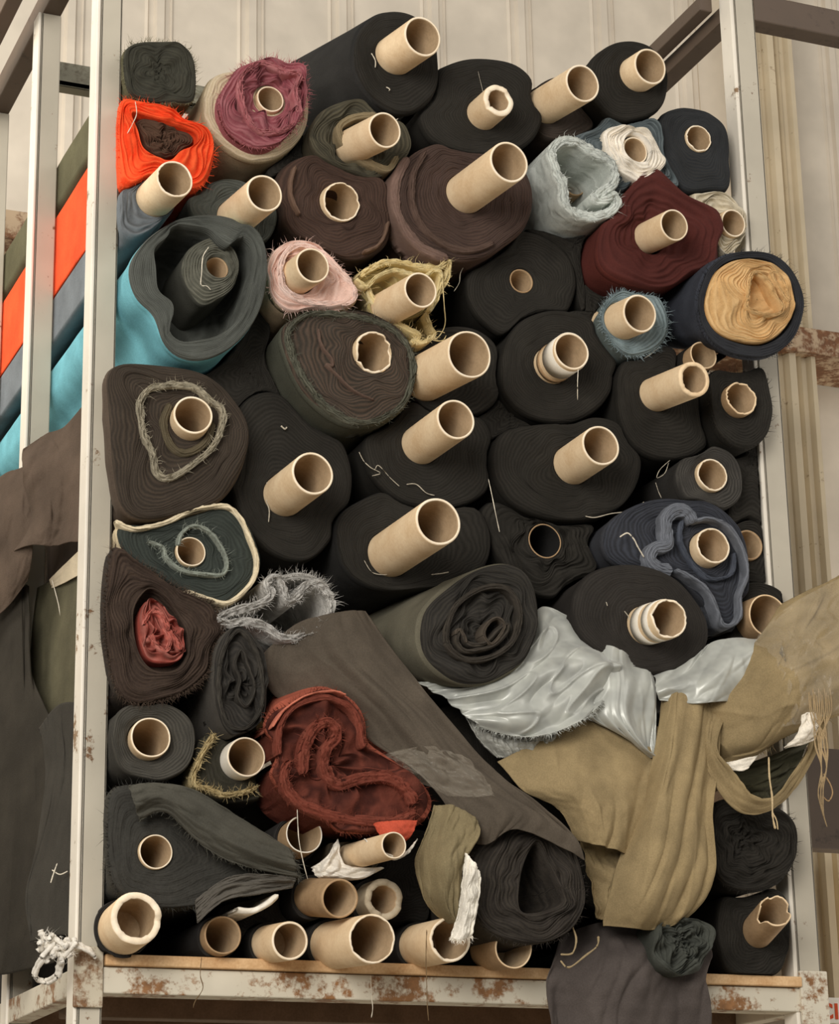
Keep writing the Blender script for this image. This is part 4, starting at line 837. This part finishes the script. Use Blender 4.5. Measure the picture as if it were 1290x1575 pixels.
cloth('cloth_sheet', [[(1200, 930, -.06), (1235, 912, -.07), (1270, 896, -.07), (1330, 862, -.06)], [(1150, 1000, -.08), (1210, 975, -.11), (1260, 950, -.12), (1330, 925, -.11)], [(1090, 1075, -.07), (1170, 1040, -.12), (1235, 1010, -.15), (1330, 985, -.14)], [(1090, 1110, -.07), (1165, 1085, -.12), (1235, 1055, -.16), (1330, 1035, -.14)], [(1098, 1150, -.06), (1160, 1140, -.10), (1215, 1105, -.14), (1330, 1062, -.12)], [(1106, 1176, -.05), (1160, 1162, -.08), (1215, 1130, -.11), (1330, 1085, -.08)]], KH, t, nu=110, nv=110, amp=.012, ridge=.8, sc_=(1.3, 3), seed=21, fray=160)
cloth('plastic_wrap', [[(1160, 985, -.10), (1215, 930, -.11), (1330, 870, -.10)], [(1190, 1010, -.14), (1240, 980, -.16), (1330, 935, -.16)], [(1200, 1050, -.15), (1250, 1040, -.175), (1330, 1010, -.175)], [(1195, 1120, -.13), (1240, 1110, -.15), (1330, 1085, -.14)]], PLASTIC, t, nu=80, nv=80, amp=.014, sc_=(6, 6), seed=22, wrinkle=.005, thick=.0003, label='clear crinkled plastic')
cloth('swag', [[(1082, 1080, -.075), (1118, 1098, -.075)], [(1078, 1150, -.09), (1102, 1150, -.115)], [(1098, 1205, -.10), (1130, 1190, -.125)], [(1135, 1248, -.10), (1160, 1224, -.125)], [(1180, 1248, -.09), (1190, 1226, -.11)], [(1220, 1215, -.08), (1215, 1195, -.10)], [(1255, 1155, -.08), (1242, 1150, -.10)], [(1268, 1095, -.10), (1250, 1085, -.12)]], KH, t, nu=24, nv=110, amp=.003, seed=23, thick=.003)
cloth('white_lining', [[(1108, 1176, -.09), (1130, 1170, -.10), (1165, 1162, -.10)], [(1122, 1184, -.09), (1140, 1186, -.10), (1150, 1182, -.10)]], cloth_mat('E8E0D0', sheen=0), t, amp=.002, nu=20, nv=10)
cloth('white_lining', [[(1232, 1100, -.15), (1245, 1095, -.16), (1255, 1098, -.155)], [(1225, 1130, -.14), (1245, 1128, -.155), (1256, 1122, -.15)], [(1205, 1150, -.12), (1230, 1146, -.13), (1252, 1138, -.135)]], cloth_mat('E8E0D0', sheen=0), t, amp=.004, nu=24, nv=24)
cloth('inner_fold', [[(1110, 1180, -.03), (1180, 1165, -.04), (1250, 1130, -.03)], [(1130, 1215, -.03), (1180, 1200, -.05), (1228, 1175, -.03)], [(1150, 1240, -.02), (1180, 1235, -.03), (1222, 1205, -.02)]], cloth_mat('3F3D2E'), t, amp=.008, sc_=(2, 6), seed=25)
for k in range(12):
    a = 1244 + k * 2.9; dx = 3 * math.sin(k * 2.1); b = 1262 + (4 if k % 2 else -4) + dx
    strand('fringe_strand', [(a, 1064 + dx * 2, -.165), (a + 2, 1095, -.172), (b + dx, 1140, -.172), (b + 5 - dx, 1180, -.17), (1262 + dx * 1.4, 1215, -.168), (1264 + dx * .8, 1245 + 2 * dx, -.168), (1269 + dx, 1264 + dx * 3, -.165)], .0009, cloth_mat('A08A68', sheen=0), t)
strand('fringe_strand', [(1182, 1165, -.12), (1183, 1195, -.13), (1187, 1225, -.13), (1188, 1255, -.13), (1192, 1275, -.13)], .0016, cloth_mat('C0AA84', sheen=0), t)
strand('fringe_strand', [(1188, 1250, -.13), (1194, 1262, -.13), (1196, 1276, -.13)], .001, cloth_mat('C0AA84', sheen=0), t)
strand('fringe_strand', [(1266, 1190, -.165), (1276, 1205, -.165), (1280, 1220, -.165), (1274, 1232, -.165), (1266, 1226, -.165)], .0011, cloth_mat('A98C66', sheen=0), t)
t = thing('draped_cloth', 'dark grey purple cloth hanging over the front edge of the shelf', 'cloth', P(960, 1570, -.06))
cloth('cloth_sheet', [[(862, 1440, .01), (920, 1420, .0), (1000, 1415, .0), (1075, 1415, .02)], [(850, 1480, -.04), (920, 1465, -.05), (1000, 1460, -.05), (1088, 1462, -.03)], [(842, 1520, -.05), (920, 1515, -.07), (1000, 1510, -.07), (1078, 1500, -.045)], [(846, 1575, -.04), (920, 1570, -.06), (1000, 1570, -.07), (1085, 1565, -.04)], [(852, 1640, -.03), (920, 1640, -.05), (1000, 1640, -.05), (1090, 1640, -.03)]], cloth_mat('4F4844', sheen=.2), t, nu=90, nv=90, amp=.013, sc_=(3.5, 1.5), seed=31)
for a in ([(862, 1468, -.09), (880, 1466, -.1), (886, 1445, -.1), (880, 1425, -.1)], [(862, 1478, -.09), (875, 1488, -.1), (900, 1470, -.1), (918, 1455, -.1), (920, 1440, -.1)]):
    strand('pale_selvedge', a, .0016, cloth_mat('9A8868', sheen=0), t)
# olive cloth and cream fold seen through the open left side
t = thing('draped_cloth', 'olive cloth with a cream upper fold bulging out behind the left post', 'cloth', P(80, 1120, .2))
cloth('cloth_sheet', [[(20, 925, .5), (72, 897, .36), (120, 880, .16), (150, 870, .06)], [(18, 1000, .5), (70, 985, .34), (118, 980, .14), (150, 975, .05)], [(15, 1080, .5), (60, 1070, .34), (115, 1060, .14), (148, 1055, .05)], [(20, 1160, .5), (60, 1150, .36), (110, 1120, .16), (145, 1110, .06)]], cloth_mat('56523F', sheen=.1), t, amp=.012, sc_=(3, 2), seed=41)
cloth('cream_fold', [[(76, 892, .33), (100, 868, .2), (128, 842, .09), (145, 835, .05)], [(80, 905, .32), (104, 894, .2), (130, 880, .1), (148, 872, .05)]], cloth_mat('C9BBA0'), t, amp=.004, nu=30, nv=20, seed=42, label='cream upper fold')
strand('loose_thread', [(80, 892, .3), (90, 930, .27), (97, 970, .24), (104, 1010, .22), (116, 1046, .17)], .0009, THREAD, t)
t = thing('draped_cloth', 'dark brown cloth bulging out over the second left post under the teal cloth', 'cloth', P(70, 850, .2))
BR2 = cloth_mat('54473C', sheen=.2, fold=.3)
cloth('cloth_sheet', [[(36, 690, .26), (70, 668, .22), (100, 655, .17), (135, 615, .07)], [(34, 730, .24), (70, 720, .19), (104, 705, .14), (142, 690, .05)], [(48, 790, .25), (75, 790, .18), (108, 780, .13), (140, 770, .05)], [(20, 850, .30), (65, 840, .20), (100, 835, .14), (138, 835, .05)]], BR2, t, amp=.012, sc_=(2.5, 2.5), seed=44)
cloth('cloth_sheet', [[(-40, 760, .42), (-10, 740, .38), (20, 722, .33), (48, 715, .27)], [(-40, 830, .42), (-10, 810, .36), (20, 790, .30), (50, 770, .25)], [(-40, 900, .42), (-10, 890, .36), (20, 870, .30), (50, 840, .25)], [(-40, 960, .42), (-10, 950, .38), (15, 930, .33), (45, 890, .28)]], BR2, t, amp=.014, sc_=(2, 2.5), seed=45)
t = thing('draped_cloth', 'heavy charcoal cloth sagging over the lower left side of the rack', 'cloth', P(50, 1480, .2))
CH = cloth_mat('332F28', sheen=.1, fold=.3)
cloth('cloth_sheet', [[(-40, 960, .5), (0, 915, .42), (30, 900, .36), (45, 900, .33)], [(-40, 1080, .48), (0, 1060, .38), (28, 1050, .32), (48, 1040, .30)], [(-40, 1230, .44), (0, 1210, .34), (45, 1190, .26), (90, 1150, .18)], [(-40, 1380, .42), (0, 1370, .32), (50, 1350, .22), (110, 1310, .10)], [(-40, 1500, .42), (0, 1500, .32), (45, 1490, .24), (85, 1480, .14)]], CH, t, amp=.016, sc_=(2.5, 2), seed=46, nu=90, nv=90)
cloth('cloth_sheet', [[(60, 1120, .2), (90, 1085, .15), (135, 1080, .05)], [(70, 1190, .19), (100, 1160, .13), (135, 1150, .05)], [(58, 1290, .2), (95, 1240, .12), (130, 1230, .05)], [(40, 1380, .2), (85, 1340, .12), (125, 1330, .05)], [(45, 1450, .2), (80, 1440, .12), (120, 1440, .05)]], cloth_mat('3A3731', sheen=.2), t, amp=.012, sc_=(2.5, 2.5), seed=47)
strand('loose_thread', [(80, 1338, .09), (92, 1345, .08), (104, 1340, .07)], .0009, THREAD, t); strand('loose_thread', [(88, 1328, .09), (82, 1345, .08), (78, 1358, .08)], .0009, THREAD, t)
# white rag knotted on the post foot
t = thing('knotted_rag', 'white rag knotted around the foot of the left post above the shelf corner', 'rag', P(90, 1490, -.01))
wr = cloth_mat('E4DED2', sheen=.1, fuzz=1)
for k in range(22):
    a = k * 1.9; rr_ = 6 + 16 * ((k * .37) % 1); cx, cy = 90 + rr_ * math.cos(a), 1458 + rr_ * .8 * math.sin(a)
    strand('rag_strip', [(cx, cy, -.03), (cx + 10 * math.cos(a * 2.3), cy + 10 * math.sin(a * 1.9), -.042 + .006 * math.sin(k)), (cx + 14 * math.cos(a * 3.1), cy + 14 * math.sin(a * 2.7), -.036)], .0034, wr, t)
for pts in ([(95, 1450, -.03), (115, 1452, -.035), (138, 1462, -.03), (144, 1470, -.025)], [(95, 1460, -.03), (92, 1480, -.03), (88, 1500, -.02)], [(80, 1450, -.03), (66, 1440, -.02), (62, 1430, -.02)], [(78, 1462, -.02), (60, 1478, .0), (52, 1500, .02), (70, 1508, .02), (85, 1500, -.01)]):
    strand('rag_strip', pts, .0042 if pts[0][0] != 78 else .003, wr, t)
    strand('rag_strip', [(a + 3, b + 4, c - .003) for a, b, c in pts], .003, wr, t)
hairs(t, [tuple(P(88 + random.uniform(-25, 25), 1455 + random.uniform(-20, 20), -.04)) for _ in range(60)], [(random.uniform(-1, 1), -.5, random.uniform(-1, 1)) for _ in range(60)], 200, .012, wr)
# threads hanging from the shelf
for nm, pts in (('dark thread snagged on the shelf edge left of the bottom cores', [(310, 1472, -.025), (308, 1500, -.03), (312, 1520, -.03), (300, 1540, -.03), (297, 1550, -.03)]),
                ('long thread hanging down past the shelf from the bottom core', [(656, 1430, -.1), (655, 1470, -.1), (656, 1510, -.1), (657, 1545, -.1), (659, 1570, -.1)]),
                ('fine thread hanging under the middle of the shelf edge', [(570, 1500, -.02), (571, 1530, -.03), (573, 1550, -.03), (571, 1565, -.03)]),
                ('white thread caught on the black rolls right of centre', [(751, 737, -.06), (757, 765, -.07), (762, 790, -.07), (768, 818, -.06)]),
                ('thin pale thread crossing the core rim under the rust red roll', [(457, 1245, -.12), (458, 1270, -.12), (460, 1295, -.12), (466, 1325, -.115), (473, 1352, -.1)]),
                ('fine thread below the taped core', [(889, 568, -.1), (888, 590, -.1), (888, 615, -.08)])):
    o = strand('hanging_thread', pts, .0006, THREAD if 'white' in nm or 'pale' in nm or 'fine' in nm else cloth_mat('6E5A40', sheen=0)); o['label'] = nm; o['category'] = 'thread'

# ------------------------------------------------------------------ neighbouring shelf at the right and the sign
t = thing('neighbour_shelf', 'dark shadowed shelf right of the rack, under the plastic wrapped cloth', 'shelf', P(1270, 1290, .5))
za, zb_ = P(1260, 1150, .5).z, P(1260, 1305, .5).z
boxes('shelf_beam', [abox(P(1222, 1200, .5).x, P(1222, 1200, .5).x + 1.0, .5, .54, zb_, za)], DARKBEAM, t)
boxes('shelf_board', [abox(P(1222, 1200, .5).x, P(1222, 1200, .5).x + 1.0, .54, 1.3, za - .03, za)], DECK, t)
t = thing('sign', 'white sign with red capital letters on the wall by the right post foot', 'sign', P(1290, 1575, .3))
a, b = P(1243, 1533, .3), P(1243, 1573, .3)
boxes('sign_board', [abox(a.x, a.x + .30, .3, .306, b.z, a.z)], card_mat('white sign paint', 'F0EBDF', 'E2DBCB'), t)
RED = card_mat('red lettering', 'D4552C', 'C4481F')
fc = bpy.data.curves.new('lettering', 'FONT'); fc.body = 'CI'; fc.size = (a.z - b.z) * .82; fc.extrude = .0006; fc.offset = .0011; fc.space_character = 1.12
lo = bpy.data.objects.new('lettering', fc); col.objects.link(lo); fc.materials.append(RED)
lp = P(1262, 1566, .299)
bpy.context.view_layer.update(); _m = bpy.data.meshes.new_from_object(lo.evaluated_get(bpy.context.evaluated_depsgraph_get())); bpy.data.objects.remove(lo); lo = bpy.data.objects.new('lettering', _m); col.objects.link(lo)
lo.rotation_euler = (math.radians(90), 0, 0); lo.parent = t; lo.matrix_parent_inverse = Matrix.Translation(-t.location); lo.location = lp

# ------------------------------------------------------------------ light
def area(name, loc, target, size, power, colr):
    ld = bpy.data.lights.new(name, 'AREA'); ld.shape = 'RECTANGLE'; ld.size, ld.size_y = size; ld.energy = power; ld.color = colr
    o = bpy.data.objects.new(name, ld); col.objects.link(o); o.location = loc
    o.rotation_euler = (V(target) - V(loc)).to_track_quat('-Z', 'Y').to_euler()
area('key_light', (-2.6, -3.6, 3.2), (0, 0, 2.7), (1.8, 1.8), 165, (1, .955, .90))  # soft key lamp from the upper left front
area('upper_right_light', (1.8, -3.0, 4.8), (0.2, .2, 2.6), (2.5, 1.5), 30, (1, .94, .88))  # weaker lamp from the upper right front
area('wall_fill', (2.6, .4, 1.6), (0.6, 1.55, 2.2), (1.2, 1.2), 26, (1, .93, .82))  # unseen fill lamps, this and the next, added to brighten the back wall
area('wall_fill', (-1.6, .6, 3.9), (0.0, 1.55, 2.9), (1.0, .8), 22, (1, .94, .85))
w = bpy.data.worlds.new('world'); bpy.context.scene.world = w; w.use_nodes = True
w.node_tree.nodes['Background'].inputs[0].default_value = (1, .95, .88, 1); w.node_tree.nodes['Background'].inputs[1].default_value = .40
sn = bpy.context.scene
sn.view_settings.view_transform = 'Standard'; sn.view_settings.exposure = .0; sn.view_settings.look = 'None'
